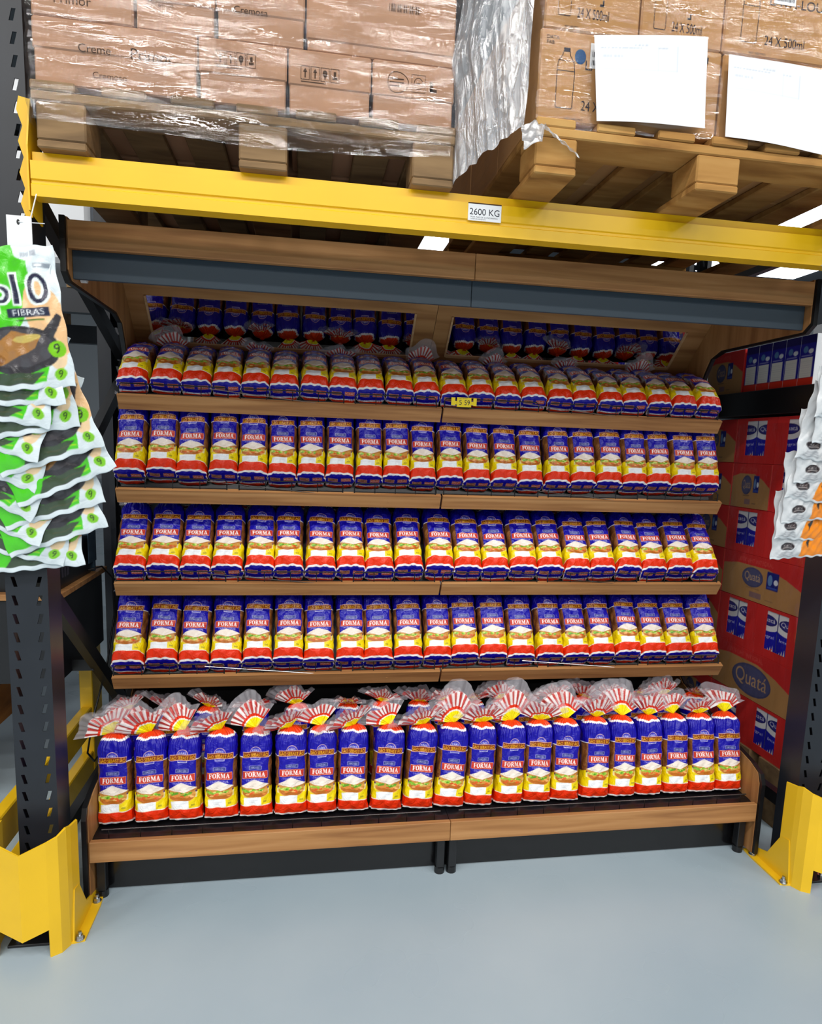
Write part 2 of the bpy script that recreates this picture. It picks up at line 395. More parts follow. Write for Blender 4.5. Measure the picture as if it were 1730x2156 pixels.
def guard(xc, sgn, label):
    """bent yellow upright protector; sgn=+1: foot flange points to +X"""
    t = thing('upright_guard', (xc, -.1, 0), label, 'guard', 'yellow upright guards')
    def X(a): return xc+sgn*a
    # front wall: three folded facets, notch at the foot
    prof = [(-.105, .02), (-.085, -.045), (0, -.085), (.075, -.055), (.098, .0), (.1, .115)]
    zt = [.34, .33, .318, .335, .347, .335]; zn = [.0, .0, .085, .095, .0, .0]
    def wall(name, i0, i1, lowz):
        mb = MB(); n = i1-i0+1; vs = []; th = .005
        for i in range(i0, i1+1):
            x, y = prof[i]; vs += [(X(x), y-.01, lowz[i-i0]), (X(x), y-.01, zt[i])]
        for i in range(i0, i1+1):
            x, y = prof[i]; vs += [(X(x*.95), y-.01+th, lowz[i-i0]), (X(x*.95), y-.01+th, zt[i])]
        k = 2*n; fs = []
        for i in range(n-1):
            a = 2*i; fs += [(a, a+2, a+3, a+1), (k+a+2, k+a, k+a+1, k+a+3), (a+1, a+3, k+a+3, k+a+1), (a, k+a, k+a+2, a+2)]
        fs += [(0, 1, k+1, k), (k-2, 2*k-2, 2*k-1, k-1)]
        if sgn < 0: fs = [f[::-1] for f in fs]
        mb.add(vs, fs); return mb
    g = MB()
    # sub-divide the outline so the foot notch reads as a stepped cut
    pts = []
    def lerp(i, u): return (prof[i][0]*(1-u)+prof[i+1][0]*u, prof[i][1]*(1-u)+prof[i+1][1]*u)
    seq = [(-.105, .06, .335, .0), (-.1, .0, .338, .0), (-.082, -.045, .332, .0), (-.0815, -.0451, .332, .083), (0, -.085, .316, .068), (.058, -.0605, .333, .082), (.0585, -.0603, .333, .0), (.083, -.046, .341, .0), (.096, -.02, .35, .0), (.1, .0, .343, .0), (.1035, .045, .335, .0)]
    n = len(seq); vs = []
    for x, y, a, bq in seq: vs += [(X(x), y-.035, bq), (X(x), y-.035, a)]
    for x, y, a, bq in seq: vs += [(X(x*.94), y-.030, bq), (X(x*.94), y-.030, a)]
    k = 2*n; fs = []
    for i in range(n-1):
        a = 2*i; fs += [(a, a+2, a+3, a+1), (k+a+2, k+a, k+a+1, k+a+3), (a+1, a+3, k+a+3, k+a+1), (a, k+a, k+a+2, a+2)]
    fs += [(0, 1, k+1, k), (k-2, 2*k-2, 2*k-1, k-1)]
    if sgn < 0: fs = [f[::-1] for f in fs]
    g.add(vs, fs); g.build('guard_wall', 'yellow_guard', t)
    # sloped gusset + foot plate at the side
    fgs = MB()
    fgs.prism([(-.05, .0), (.15, .0), (.15, .02), (.06, .05), (.014, .13), (.004, .145), (-.03, .15)], 'x', min(X(.0985), X(.1035)), max(X(.0985), X(.1035)))
    fgs.build('gusset', 'yellow_guard', t)
    fp = MB(); poly = [(.085, -.055), (.13, -.045), (.13, .1), (.125, .15), (.09, .15)]
    if sgn > 0: pl = [(X(a), b2) for a, b2 in poly]
    else: pl = [(X(a), b2) for a, b2 in poly[::-1]]
    fp.prism(pl, 'z', 0, .006); pt = fp.build('foot_plate', 'yellow_guard', t)
    for yy in (-.04, .115):
        kx = X(.115); q = MB(); q.tube([(kx, yy, .006), (kx, yy, .008)], .013, 12); q.tube([(kx, yy, .008), (kx, yy, .018)], .009, 6); q.tube([(kx, yy, .018), (kx, yy, .028)], .005, 8)
        q.build('anchor_bolt', 'zinc', pt)
    return t
guard(-.07, 1, 'yellow steel upright guard bolted to the floor below the tortilla pouches')
guard(2.357, -1, 'yellow steel upright guard bolted to the floor below the milk cases')

# yellow floor rail in the next bay
t = thing('floor_guard_rail', (-.21, .5, 0), 'low yellow guard rail running back beside the rack frame', 'guard rail')
for z0, z1 in ((.20, .31), (.03, .12)):
    b = MB(); b.box(-.235, -.195, .07, 1.0, z0, z1, .004); b.build('rail', 'yellow_guard', t)
for y0, y1 in ((.03, .07), (.9, 1.02)):
    b = MB(); b.box(-.24, -.19, y0, y1, 0, .33 if y0 < .5 else .55, .003); b.build('rail_post', 'yellow_guard', t)

# ------------------------------------------------------------------ bread display: two units side by side
SHELF = [  # lip (Y, Z of its top front edge), loaf back-bottom edge (Y, Z), loaf angle
    dict(y=.508, z=1.537, by=.565, bz=1.545, th=47, dk=33), dict(y=.460, z=1.230, by=.562, bz=1.258, th=69.5),
    dict(y=.413, z=.924, by=.512, bz=.925, th=54), dict(y=.354, z=.622, by=.464, bz=.613, th=59)]
XJ = 1.1295
def mplane(z): return .650+(1.915-z)*1.0       # sloped mirror board
def display(xa, xb, side, label, mx, mz):
    t = thing('bread_display_unit', ((xa+xb)/2, .45, 0), label, 'display rack', 'bread display units')
    # C-shaped side panel
    prof = [(.105, 1.965), (.105, 1.825), (.135, 1.802), (.56, 1.802), (.625, 1.785), (.66, 1.73), (.80, 1.45), (.80, .62), (.60, .46), (.30, .37), (.15, .335), (.105, .315), (.092, .28), (.092, .02), (.90, .02), (.90, 1.965)]
    xs = (xa-.006, xa+.008, xa+.011) if side < 0 else (xb-.011, xb-.008, xb+.006)
    p = MB(); inner = (xs[1], xs[2]) if side < 0 else (xs[0], xs[1]); outer = (xs[0], xs[1]) if side < 0 else (xs[1], xs[2])
    p.prism([(y+.012 if y < .7 else y, z+(.008 if z < 1.9 and z > 1.7 and y < .6 else 0)) for y, z in prof], 'x', *inner); sp_ = p.build('side_panel', 'panel_wood', t)
    p = MB(); p.prism(prof, 'x', *outer); p.build('panel_edging', 'black_trim', sp_)
    x0, x1 = (xa+.011, xb) if side < 0 else (xa, xb-.011)
    g = .0008
    b = MB(); b.box(x0+g, x1-g, .111, .129, 1.886, 1.957, .0012); b.build('header_board', 'head_wood', t)
    b = MB(); b.box(x0+g, x1-g, .144, .156, 1.816, 1.89, .001); b.build('header_panel', 'slate', t)
    b = MB(); b.box(x0+g, x1-g, .129, .64, 1.945, 1.957); b.build('top_board', 'head_wood', t)
    if side < 0:
        b = MB(); b.tube([(x0+.004, .20, 1.827), (x0+.020, .20, 1.827)], .009, 12); b.box(x0+.004, x0+.016, .194, .206, 1.827, 1.945); b.build('white_fitting', 'white_plastic', t)
    # sloped board with mirror
    b = MB(); za, zb = 1.945, 1.742
    b.prism([(mplane(za), za), (mplane(zb), zb), (mplane(zb)+.018, zb), (mplane(za)+.018, za)], 'x', x0+g, x1-g); bb = b.build('mirror_board', 'back_wood', t)
    m0, m1 = mx; z1, z0 = mz
    def on(z, d): return (mplane(z)-d*.7071, z-d*.7071)
    b = MB(); b.prism([on(z1, .003), on(z0, .003), on(z0, .0005), on(z1, .0005)], 'x', m0, m1); mi = b.build('mirror', 'mirror_glass', t); tag(mi, 'tilted mirror reflecting the loaves')
    for a0, a1 in ((m0-.007, m0), (m1, m1+.007)):
        b = MB(); b.prism([on(z1, .007), on(z0-.006, .007), on(z0-.006, .0), on(z1, .0)], 'x', a0, a1); b.build('mirror_frame', 'lip_edge', mi)
    b = MB(); b.prism([on(z0, .007), on(z0-.008, .007), on(z0-.008, .0), on(z0, .0)], 'x', m0, m1); b.build('mirror_frame', 'lip_edge', mi)
    b = MB(); b.box(x0+g, x1-g, .878, .896, .02, 1.755); b.build('back_panel', 'black_steel', t)
    for si, s in enumerate(SHELF):
        a = math.radians(28); y, z = s['y'], s['z']
        def L(u, v): return (y+u*math.cos(a)+v*math.sin(a), z+u*math.sin(a)-v*math.cos(a))   # u back, v down
        e = .006
        b = MB(); b.prism([L(0, 0), L(0, .05), L(.017, .05), L(.017, 0)], 'x', x0+e, x1-(e if side > 0 else g)); li = b.build('shelf_lip', 'lip_wood', t)
        b = MB(); b.prism([L(-.0006, -.0012), L(-.0006, .0014), L(.0176, .0014), L(.0176, -.0012)], 'x', x0+e, x1-(e if side > 0 else g)); b.build('lip_edge_band', 'lip_wood', li)
        for k in range(3):
            xx = x0+.15+k*.38; q = MB(); c1 = L(-.0008, .026); c2 = L(.002, .026); q.tube([(xx, *c1), (xx, *c2)], .0035, 8); q.build('screw_cap', 'head_wood', li)
        th = math.radians(s.get('dk', s['th'])); by, bz = s['by'], s['bz']
        c, q_ = math.cos(th), math.sin(th)
        by, bz = (by-.021*c, bz-.021*q_) if si else (by-.011*c, bz-.011*q_)
        lo = (L(.014, .016 if si == 0 else .046)); dk = [lo, (by-.002, bz-.004), (by+.25*c, bz-.004+.25*q_), (by+.25*c+.008*q_, bz-.004+.25*q_-.008*c), (by+.006, bz-.016), (lo[0], lo[1]-.006)]
        b = MB(); b.prism(dk, 'x', x0+g, x1-g); sh = b.build('shelf_deck', 'black_trim', t)
        # wire fence along the front
        fy, fz = y+.010, z-.002; w_ = MB()
        for k0, k1 in ((x0+.01, x0+.36), (x0+.40, x0+.75), (x0+.79, x1-.02)):
            w_.tube([(k0, fy, fz-.01), (k0, fy, fz+.034), (k0+.008, fy, fz+.042), (k1-.008, fy, fz+.042), (k1, fy, fz+.034), (k1, fy, fz-.01)], .0022, 6)
            w_.tube([(k0, fy, fz+.012), (k1, fy, fz+.012)], .0015, 6)
            nn = 4
            for k in range(1, nn): xx = k0+(k1-k0)*k/nn; w_.tube([(xx, fy, fz-.01), (xx, fy, fz+.042)], .0015, 5)
        w_.build('wire_fence', 'wire_black', sh)
        w_ = MB(); xm = (x0+x1)/2-.1
        w_.tube([(xm-.15, fy-.006, fz+.036), (xm+.22, fy-.006, fz+.003)], .0014, 5); w_.build('fence_rod', 'zinc' if si in (0, 3) else 'wire_black', sh)
    # base
    b = MB(); b.box(x0+g, x1-g, .098, .116, .142, .207, .0012); b.build('base_board', 'lip_wood', t)
    b = MB(); b.box(x0+g, x1-g, .118, .86, .178, .198); b.prism([(.13, .198), (.15, .202), (.26, .204), (.30, .225), (.86, .25), (.86, .198)], 'x', x0+g, x1-g); dk = b.build('base_deck', 'black_trim', t)
    w_ = MB(); fy = .124
    for k in range(12): xx = x0+.05+k*(x1-x0-.1)/11; w_.tube([(xx, fy, .19), (xx, fy, .232)], .0014, 5)
    w_.tube([(x0+.03, fy, .232), (x1-.03, fy, .232)], .002, 6); w_.build('wire_fence', 'wire_black', dk)
    b = MB(); b.box(x0+g, x1-g, .18, .19, 0.002, .178); b.build('kick_panel', 'kick_black', t)
    for xx in ((x0+.02, x1-.02)):
        b = MB(); b.box(xx-.013, xx+.013, .135, .165, .022, .178, .002); lg = b.build('leg', 'black_steel', t)
        b = MB(); b.tube([(xx, .15, 0), (xx, .15, .006), (xx, .15, .022)], .017, 14); b.build('foot', 'black_trim', lg)
    return t
display(.021, XJ, -1, 'wood and black bread display unit with a tilted mirror, beside the tortilla pouches', (.100, 1.046), (1.892, 1.758))
display(XJ, 2.238, 1, 'wood and black bread display unit with a tilted mirror, beside the milk cases', (1.194, 2.136), (1.890, 1.768))

# ------------------------------------------------------------------ bagged loaves
LW, LD, LH = .100, .087, .262
def serif(cv, x, y, h, col):
    """FORMA in heavy serif capitals, x = centre"""
    def R(a, b2, c, d): cv.rect(x0+a*h, x0+b2*h, y+c*h, y+d*h, col)
    wds = [.72, .86, .86, 1.12, .9]; tot = sum(wds)+.06*4; x0 = x-tot*h/2
    # F
    R(.1, .3, 0, 1); R(0, .42, 0, .08); R(0, .66, .9, 1); R(.56, .66, .7, 1); R(.3, .52, .46, .56); R(.46, .54, .36, .66)
    x0 += (wds[0]+.06)*h
    cv.ell(x0+.43*h, y+.5*h, .43*h, .52*h, col); hole.append((x0+.43*h, y+.5*h, .2*h, .42*h)); cv.ell(*hole[-1], bgcol[0])
    x0 += (wds[1]+.06)*h
    R(.1, .3, 0, 1); R(0, .42, 0, .08); R(0, .3, .92, 1); cv.ell(x0+.4*h, y+.74*h, .3*h, .26*h, col); R(.28, .42, .48, 1); cv.ell(x0+.4*h, y+.74*h, .13*h, .16*h, bgcol[0])
    cv.poly([(x0+.38*h, y+.5*h), (x0+.56*h, y+.52*h), (x0+.88*h, y), (x0+.64*h, y)], col)
    x0 += (wds[2]+.06)*h
    R(.1, .2, 0, 1); R(0, .32, 0, .08); R(.8, 1.0, 0, 1); R(.7, 1.12, 0, .08); R(0, .2, .92, 1); R(.9, 1.12, .92, 1)
    cv.poly([(x0+.12*h, y+h), (x0+.34*h, y+h), (x0+.62*h, y+.2*h), (x0+.5*h, y)], col); cv.poly([(x0+.8*h, y+h), (x0+.92*h, y+h), (x0+.58*h, y), (x0+.5*h, y)], col)
    x0 += (wds[3]+.06)*h
    cv.poly([(x0+.1*h, y), (x0+.2*h, y), (x0+.5*h, y+.86*h), (x0+.42*h, y+1.02*h)], col); cv.poly([(x0+.38*h, y+1.02*h), (x0+.52*h, y+1.02*h), (x0+.84*h, y), (x0+.6*h, y)], col)
    R(.22, .66, .28, .37); R(0, .32, 0, .08); R(.5, .94, 0, .08)
hole = []; bgcol = ['#c63424']
HP = .17
def bag_canvas(seed):
    rr = random.Random(seed)
    cv = Canvas(-HP, HP, 0, .32, .00042, '#7a4823')
    # bread seen through clear film at the sides and back
    for k in range(240):
        x = rr.choice((-1, 1))*rr.uniform(.043, .17); y = rr.uniform(.06, .2)
        cv.ell(x, y, rr.uniform(.002, .012), rr.uniform(.004, .03), rr.choice(('#8f5629', '#6c3c1a', '#a06a3a', '#5f3418', '#7c4f33')), .45)
    cv.rect(-.092, -.082, .06, .19, '#3a2c96', .75); cv.rect(.084, .094, .06, .19, '#3f31a4', .8)
    B = '#140b9e'
    cv.rect(-.0455, .0455, .085, .258, B)
    cv.rect(-HP, HP, .187, .258, B)
    cv.rect(-HP, -.042, .1865, .1895, '#f4f4f8'); cv.rect(.042, HP, .1865, .1895, '#f4f4f8')
    # yellow foot
    Y = '#f3da0e'
    cv.rect(-HP, HP, .034, .08, Y); cv.poly([(-.055, .07), (-.05, .088), (-.03, .075)], '#f0e2a0'); cv.poly([(.055, .07), (.05, .09), (.025, .074)], '#f0e6b8')
    cv.poly([(-HP, .074), (-.05, .094), (-.05, .07), (-HP, .07)], Y); cv.poly([(HP, .074), (.05, .094), (.05, .07), (HP, .07)], Y)
    # sandwich
    cv.ell(0, .082, .046, .024, '#e3b25a'); cv.ell(0, .079, .042, .018, '#c4741f'); cv.ell(0, .074, .036, .012, '#b5651a')
    cv.poly([(-.045, .096), (0, .114), (.045, .098), (.04, .078), (0, .072), (-.042, .08)], '#cf9440')
    cv.poly([(-.05, .098), (-.004, .118), (.05, .101), (.004, .087)], '#efe3d6'); cv.poly([(-.05, .098), (.004, .087), (.004, .083), (-.048, .093)], '#c88d45'); cv.poly([(.05, .101), (.004, .087), (.004, .082), (.047, .094)], '#b97a35')
    for k in range(26):
        u = rr.uniform(-.044, .03); cv.ell(u, .082+.1*abs(u)+rr.uniform(-.004, .003), rr.uniform(.003, .007), rr.uniform(.0018, .0035), rr.choice(('#7db52c', '#94c83c', '#5f9a22', '#d0dd70')))
    for k in range(8): cv.ell(rr.uniform(-.03, .036), .076+rr.uniform(-.004, .004), .007, .0025, rr.choice(('#e08a3c', '#d9571f', '#eab268')))
    # white printed panel, red foot
    cv.rect(-.040, .020, .039, .062, '#f2f5f8'); cv.rect(-.03, .012, .052, .0535, '#c8cbd6', .5); cv.rect(.027, .04, .046, .052, '#8d8420', .6)
    cv.rect(-HP, HP, 0, .037, '#ea3208'); cv.rect(-HP, HP, .036, .039, '#f6efe4'); cv.rect(-HP, HP, 0, .0055, '#f7f2f0')
    # name plaque
    cv.rect(-.0425, .0425, .1215, .1445, '#f0b48c'); cv.rect(-.0413, .0413, .1227, .1433, '#c63424'); serif(cv, 0, .1262, .0145, '#fbfaf8')
    cv.text('TRADICIONAL', 0, .1155, .0058, '#c9c6ee', .062)
    cv.rect(-.021, .021, .1485, .1605, '#b9b4dc'); cv.rect(-.0198, .0198, .1495, .1595, '#353f86'); cv.text('PÃO DE', 0, .1545, .0062, '#cfcdf0', .028)
    # banner
    cv.ell(0, .203, .019, .0165, '#f3c9b4'); cv.ell(0, .203, .0175, .015, '#3c37ae'); cv.text('PÃES', 0, .2085, .0068, '#eef0fa', .024)
    cv.rect(-.016, .016, .179, .187, '#d9d6ef'); cv.rect(-.0145, .0145, .1805, .187, '#4b46b5')
    cv.rect(-.045, .045, .1855, .2040, '#f3bfa0'); cv.rect(-.0437, .0437, .1872, .2024, '#7c2f12'); cv.text('SÃO SEBASTIÃO', 0, .1950, .0122, '#ffc61a', .083)
    # scalloped shoulder
    cv.rect(-HP, HP, .2575, .32, '#e63c0e'); 
    for k in range(-17, 17):
        cv.ell(k*.01+.005, .2565, .0056, .0040, '#f8f6f6')
    return cv
def cap_canvas():
    cv = Canvas(-.06, .06, -.05, .05, .0005, '#140b9e')          # y<0 is the front edge
    cv.rect(-.06, .06, -.05, -.0405, '#f4f2f4')
    cv.rect(-.042, -.006, -.016, .004, '#d59a86'); cv.rect(-.04, -.008, -.014, .002, '#8a4a40'); cv.text('SEBASTIÃO', -.024, -.006, .008, '#f0c98a', .029)
    cv.rect(.006, .042, -.016, .004, '#e3a58c'); cv.rect(.0075, .0405, -.0145, .0025, '#b8402e'); cv.text('FORMA', .024, -.006, .0105, '#faf3f0', .029)
    cv.rect(-.06, .06, .018, .023, '#efeef4'); cv.rect(-.06, .06, .023, .05, '#ea3208')
    return cv
CAPC = cap_canvas()
def bendat(z, deg):
    """centre line of a sagging loaf: offset (y, z) and angle at height z"""
    n = 60; y = q = 0.0; a = 0.0
    for i in range(n):
        u = min(1, max(0, ((i+.5)/n*z-.055)/.13)); a = math.radians(deg)*u*u*(3-2*u); y += math.sin(a)*z/n; q += math.cos(a)*z/n
    return y, q, a
def make_bag(seed, bend=0, slant=0):
    rr = np.random.default_rng(seed); cv = bag_canvas(seed)
    # section parameter: rounded square, denser at the front
    T = np.linspace(0, 2*np.pi, 4000, endpoint=False); n = 3.5
    sx = np.sign(np.sin(T))*np.abs(np.sin(T))**(2/n); sy = -np.sign(np.cos(T))*np.abs(np.cos(T))**(2/n)
    px, py = sx*LW/2, sy*LD/2
    d = np.hypot(np.diff(np.r_[px, px[0]]), np.diff(np.r_[py, py[0]])); arc = np.r_[0, np.cumsum(d)[:-1]]; per = d.sum()
    s_signed = np.where(arc > per/2, arc-per, arc)
    dens = np.where(np.abs(s_signed) < .056, 1/.00125, np.where(np.abs(s_signed) < .09, 1/.0028, 1/.007)); cum = np.cumsum(d*dens); nc = int(cum[-1])
    idx = np.searchsorted(cum, np.linspace(0, cum[-1], nc, endpoint=False)); nc = len(idx)
    ux, uy, us, ut = sx[idx], sy[idx], s_signed[idx], T[idx]; cx_, cy_ = np.sin(ut), -np.cos(ut)
    us = us*(HP/(per/2))
    zs = np.r_[np.arange(0, .262, .00132), np.r_[np.linspace(.2615, .2735, 14), .2745, .2753, .2759, .276, .279, .283]]
    ph = rr.uniform(0, 6.28, 12); V = []; C = []
    lean = rr.uniform(-.004, .004)
    for z in zs:
        k = min(max(0, (z-.226)/(.276-.226)), 1)
        sh = .13+.87*math.sqrt(max(0, 1-k**2.3))
        if z > .276: sh = .13+(z-.276)*3
        bl = min(1, k**2)
        flare = 1+.022*math.exp(-z/.018)-.012*math.exp(-((z-.06)/.03)**2)+.006*math.sin(z*28+ph[0])
        deep = 1+.03*math.sin(z*22+ph[1])-.07*math.exp(-z/.02)
        X = (ux*(1-bl)+cx_*bl*.9)*LW/2*sh*flare; Yd = (uy*(1-bl)+cy_*bl*.9)*LD/2*sh*deep; fr = max(0, 1-z/.045); Yd = np.where(Yd < 0, Yd*(1-.34*fr*fr), Yd)
        # creases: gathers near the neck, slack film wrinkles on the body
        g = .0020*(math.exp(-((z-.266)/.016)**2))*np.sin(ut*19+ph[2])+.0011*math.exp(-((z-.235)/.03)**2)*np.sin(ut*31+ph[3])
        wv = .0019*np.sin(us*85+z*60+ph[4])*np.sin(z*46+us*30+ph[5])+.0009*np.sin(us*160-z*120+ph[6])+.0018*math.exp(-z/.025)*np.sin(us*210+ph[7])
        nrm = np.hypot(cx_, cy_); X = X+(g+wv)*cx_; X = X*(1+.03*math.exp(-(z/.016)**2)*np.clip((np.abs(ux)-.72)/.28, 0, 1)); Yd = Yd+(g+wv)*cy_
        V.append(np.c_[X+lean*math.sin(z*12), Yd, np.full(nc, z)])
        wob = .0016*np.sin(us*55+ph[8])+.0012*np.sin(us*120+ph[9])
        C.append(cv.sample(np.clip(us, -HP+.001, HP-.001), np.clip(z+wob*(.4 if z < .25 else 1.2), .0006, .318)))
    nr = len(zs); F = gridfaces(nr, nc, True)
    # end cap rings
    base = V[0]; k = nr*nc; prev0 = 0; rings = 26; last = None
    for i in range(1, rings+1):
        q = 1-i/rings; p = base.copy(); p[:, 0] *= q; p[:, 1] *= q; p[:, 2] = -.004*(1-q**4)*(1+.25*np.sin(p[:, 0]*90+ph[10]))
        V.append(p); cc = CAPC.sample(p[:, 0], np.where(p[:, 1] < 0, p[:, 1]*1.45, p[:, 1])); C.append(cc)
        o0 = 0 if i == 1 else k+(i-2)*nc; o1 = k+(i-1)*nc
        for j in range(nc): F.append((o0+(j+1) % nc, o0+j, o1+j, o1+(j+1) % nc))
    V = np.vstack(V); C = np.vstack(C)
    body0 = V[:, 2].copy()
    if bend:
        for z in np.unique(V[:, 2]):
            if z <= .03: continue
            m_ = V[:, 2] == z; y0, z0, a = bendat(float(z), bend); yy = V[m_, 1].copy()
            V[m_, 1] = y0+yy*math.cos(a); V[m_, 2] = z0-yy*math.sin(a)
    if slant: V[:, 2] += slant*(-V[:, 1]/(LD/2))*np.exp(-np.clip(body0, 0, 1)/.045)*(body0 < .2)
    V[:, 1] -= LD/2          # local y=0 is the back face
    V[:, 2] += .004
    return meshfrom('bag', V, F, C)
def make_ruffle(seed):
    rr = np.random.default_rng(seed); ph = rr.uniform(0, 6.28, 8)
    nb = 260; be = np.linspace(0, 2*np.pi, nb, endpoint=False); front = np.sin(be); al = np.radians(rr.uniform(50, 66))*np.cos(be)+.16*np.sin(2*be+ph[7])+.10*np.sin(5*be+ph[4])
    R = rr.uniform(.082, .096); bend = rr.uniform(-.3, .3)
    def shape(rhos, colf):
        V = []; C = []
        for q in rhos:
            r = q*R*(1+.05*np.sin(al*9+ph[0])*max(0, q-.5)+.17*np.sin(al*2.1+ph[4])*q+.07*np.sin(al*6+ph[2])*q)
            pl = .0032*q*np.sin(al*26+ph[1])+.0065*q*np.sin(al*8+ph[2])
            y = -front*(.003+.014*q*(1-.7*q))+pl*np.where(front < 0, 1, -1)*.9+bend*r*r*5
            x = r*np.sin(al)+.0008*np.sin(al*40); z = r*np.cos(al)+.005
            V.append(np.c_[x, y, z]); C.append(colf(q))
        return np.vstack(V), np.vstack(C), gridfaces(len(rhos), nb, True)
    def band(q):
        col = hexs('#fff004') if q < .41 else hexs('#f8f0dc')
        if q > .465: col = hexs('#e2330f')
        c = np.tile(np.r_[col, 1.0], (nb, 1))
        return c
    nst = 30
    def stripes(q):
        w_ = np.sin(al*nst*1.0+ph[5]+.5*np.sin(q*6+ph[6])); red = w_ > .0
        c = np.zeros((nb, 4)); c[:, :3] = np.where(red[:, None], hexs('#c93a33'), hexs('#fbf4f2')); c[:, 3] = np.where(red, .85, .8)
        if q > .93: c[:, :3] = hexs('#e6e2ea'); c[:, 3] = .16
        return c
    v, c, f = shape(np.r_[.02, .08, .14, .2, .26, .32, .38, .405, .415, .455, .47, .51, .55], band); m1 = meshfrom('neck_band', v, f, c)
    v, c, f = shape(np.r_[.55, .61, .67, .73, .79, .85, .92, .935, 1.02, 1.12, 1.22], stripes); m2 = meshfrom('ruffle', v, f, c)
    return m1, m2
NBAG, NRUF = 4, 7
BAGS = [make_bag(11+i) for i in range(NBAG)]
BEND = 30
SAGS = [make_bag(21+i, BEND, .009) for i in range(3)]
SLNT = [make_bag(25+i, 0, .019) for i in range(3)]
RUFS = [make_ruffle(31+i) for i in range(NRUF)]
for me in BAGS+SAGS+SLNT: me.materials.append(MAT['bag_print'])
for a, b2 in RUFS: a.materials.append(MAT['bag_print']); b2.materials.append(MAT['ruffle_film'])
ORD = ['first', 'second', 'third', 'fourth', 'fifth', 'sixth', 'seventh', 'eighth', 'ninth', 'tenth', 'eleventh']
def nth(i, n):
    """where a loaf stands in its row, counted from the nearer side panel"""
    a, side = (i, 'tortilla-pouch') if i < (n+1)//2 else (n-1-i, 'milk-case')
    return '%s from the %s side panel' % (ORD[a], side)
def loaf(x, y, z, th, label, group, yaw=0, lean=0, spin=0, k=0, fan=(0, 0), s=1.0, sag=None, wide=1.0, fs=1.0):
    e = bpy.data.objects.new('bagged_bread_loaf', None); e.empty_display_size = .03; COL.objects.link(e); tag(e, label, 'bread', group)
    Mx = Matrix.Rotation(math.radians(yaw), 4, 'Z') @ Matrix.Rotation(-math.radians(90-th), 4, 'X') @ Matrix.Rotation(math.radians(lean), 4, 'Y') @ Matrix.Rotation(math.radians(spin), 4, 'Z')
    e.location = (x, y, z); e.rotation_euler = Mx.to_euler(); e.scale = (s*wide, s, s)
    b = bpy.data.objects.new('bag', (SAGS if sag else SLNT)[k % 3] if sag is not None else BAGS[k % NBAG]); COL.objects.link(b); b.parent = e
    nb_, ru = RUFS[k % NRUF]
    for nm, me in (('neck_band', nb_), ('ruffle', ru)):
        o = bpy.data.objects.new(nm, me); COL.objects.link(o); o.parent = e; y0, z0, a0 = bendat(.271, BEND) if sag else (0, .271, 0); o.location = (0, -LD/2-.006+y0, z0)
        o.rotation_euler = Euler((math.radians(fan[0])-a0, math.radians(fan[1]), 0)); o.scale = (fs/wide, fs, fs)
    return e
def wmax(meshes): return float(np.mean([np.ptp([v.co.x for v in me.vertices]) for me in meshes]))
WB, WS, WL = wmax(BAGS), wmax(SAGS), wmax(SLNT)
def spread(x0, x1, n, seed, amt):
    """loaves side by side, pressed together, each taking a slightly different width"""
    r_ = random.Random(seed); w_ = [1+r_.uniform(-amt, amt) for _ in range(n)]; k = (x1-x0)/(sum(w_)); e = x0; out = []
    for q in w_: out.append((e+q*k/2, q*k)); e += q*k
    return out
LEAN0 = [-2, -2, -1.5, -1, -.5, 0, .5, 1, 4.5, 5.5, 5.5, 5, 4.5, 4, 3.5, 3, 2.5, 2, 1.5, 1, .5]
FR = spread(.033, 2.226, 21, 5, .03)
for i, (x, w_) in enumerate(FR):
    low = 8 <= i <= 14; spin = rnd.uniform(-4, 4)
    loaf(x, .243, .202-(.004 if low else 0), 78, 'bagged loaf standing in the bottom tray\'s front row, '+nth(i, len(FR)), 'loaves standing in the front row of the bottom tray',
         lean=LEAN0[i]+rnd.uniform(-.2, .2), spin=spin, k=i*3+i//4, fan=((2, 36)[i % 2]+rnd.uniform(-4, 4), rnd.uniform(-34, -10) if i < 12 else rnd.uniform(-22, 12)), s=1.0, wide=(w_+.0015)/WB)
R0B = [.083, .206, .335, .494, .641, .808, .936, 1.072, 1.174, 1.276, 1.378, 1.480, 1.584, 1.697, 1.805, 1.910, 2.022, 2.149]
for i, x in enumerate(R0B):
    loaf(x, .42+rnd.uniform(-.003, .003), .2285, 80, 'bagged loaf standing in the bottom tray\'s rear row, '+nth(i, len(R0B)), 'loaves standing in the rear row of the bottom tray',
         lean=rnd.uniform(-1, 1), spin=rnd.uniform(-4, 4), k=i*2+1+i//3, fan=((36, 62)[i % 2]+rnd.uniform(-3, 3), rnd.uniform(-24, 18)), s=.94, wide=.104/WB, fs=.85)
RX = [spread(.034, 2.225, 22, 6, .03), spread(.020, 2.240, 22, 7, .03), spread(.018, 2.246, 21, 8, .03), spread(.018, 2.246, 21, 9, .03)]
RL = ['bagged loaf lying on the top shelf, ', 'bagged loaf on the second shelf down, ', 'bagged loaf on the third shelf down, ', 'bagged loaf on the shelf above the tray, ']
RG = ['loaves on the top shelf', 'loaves on the second shelf', 'loaves on the third shelf', 'loaves on the fourth shelf']
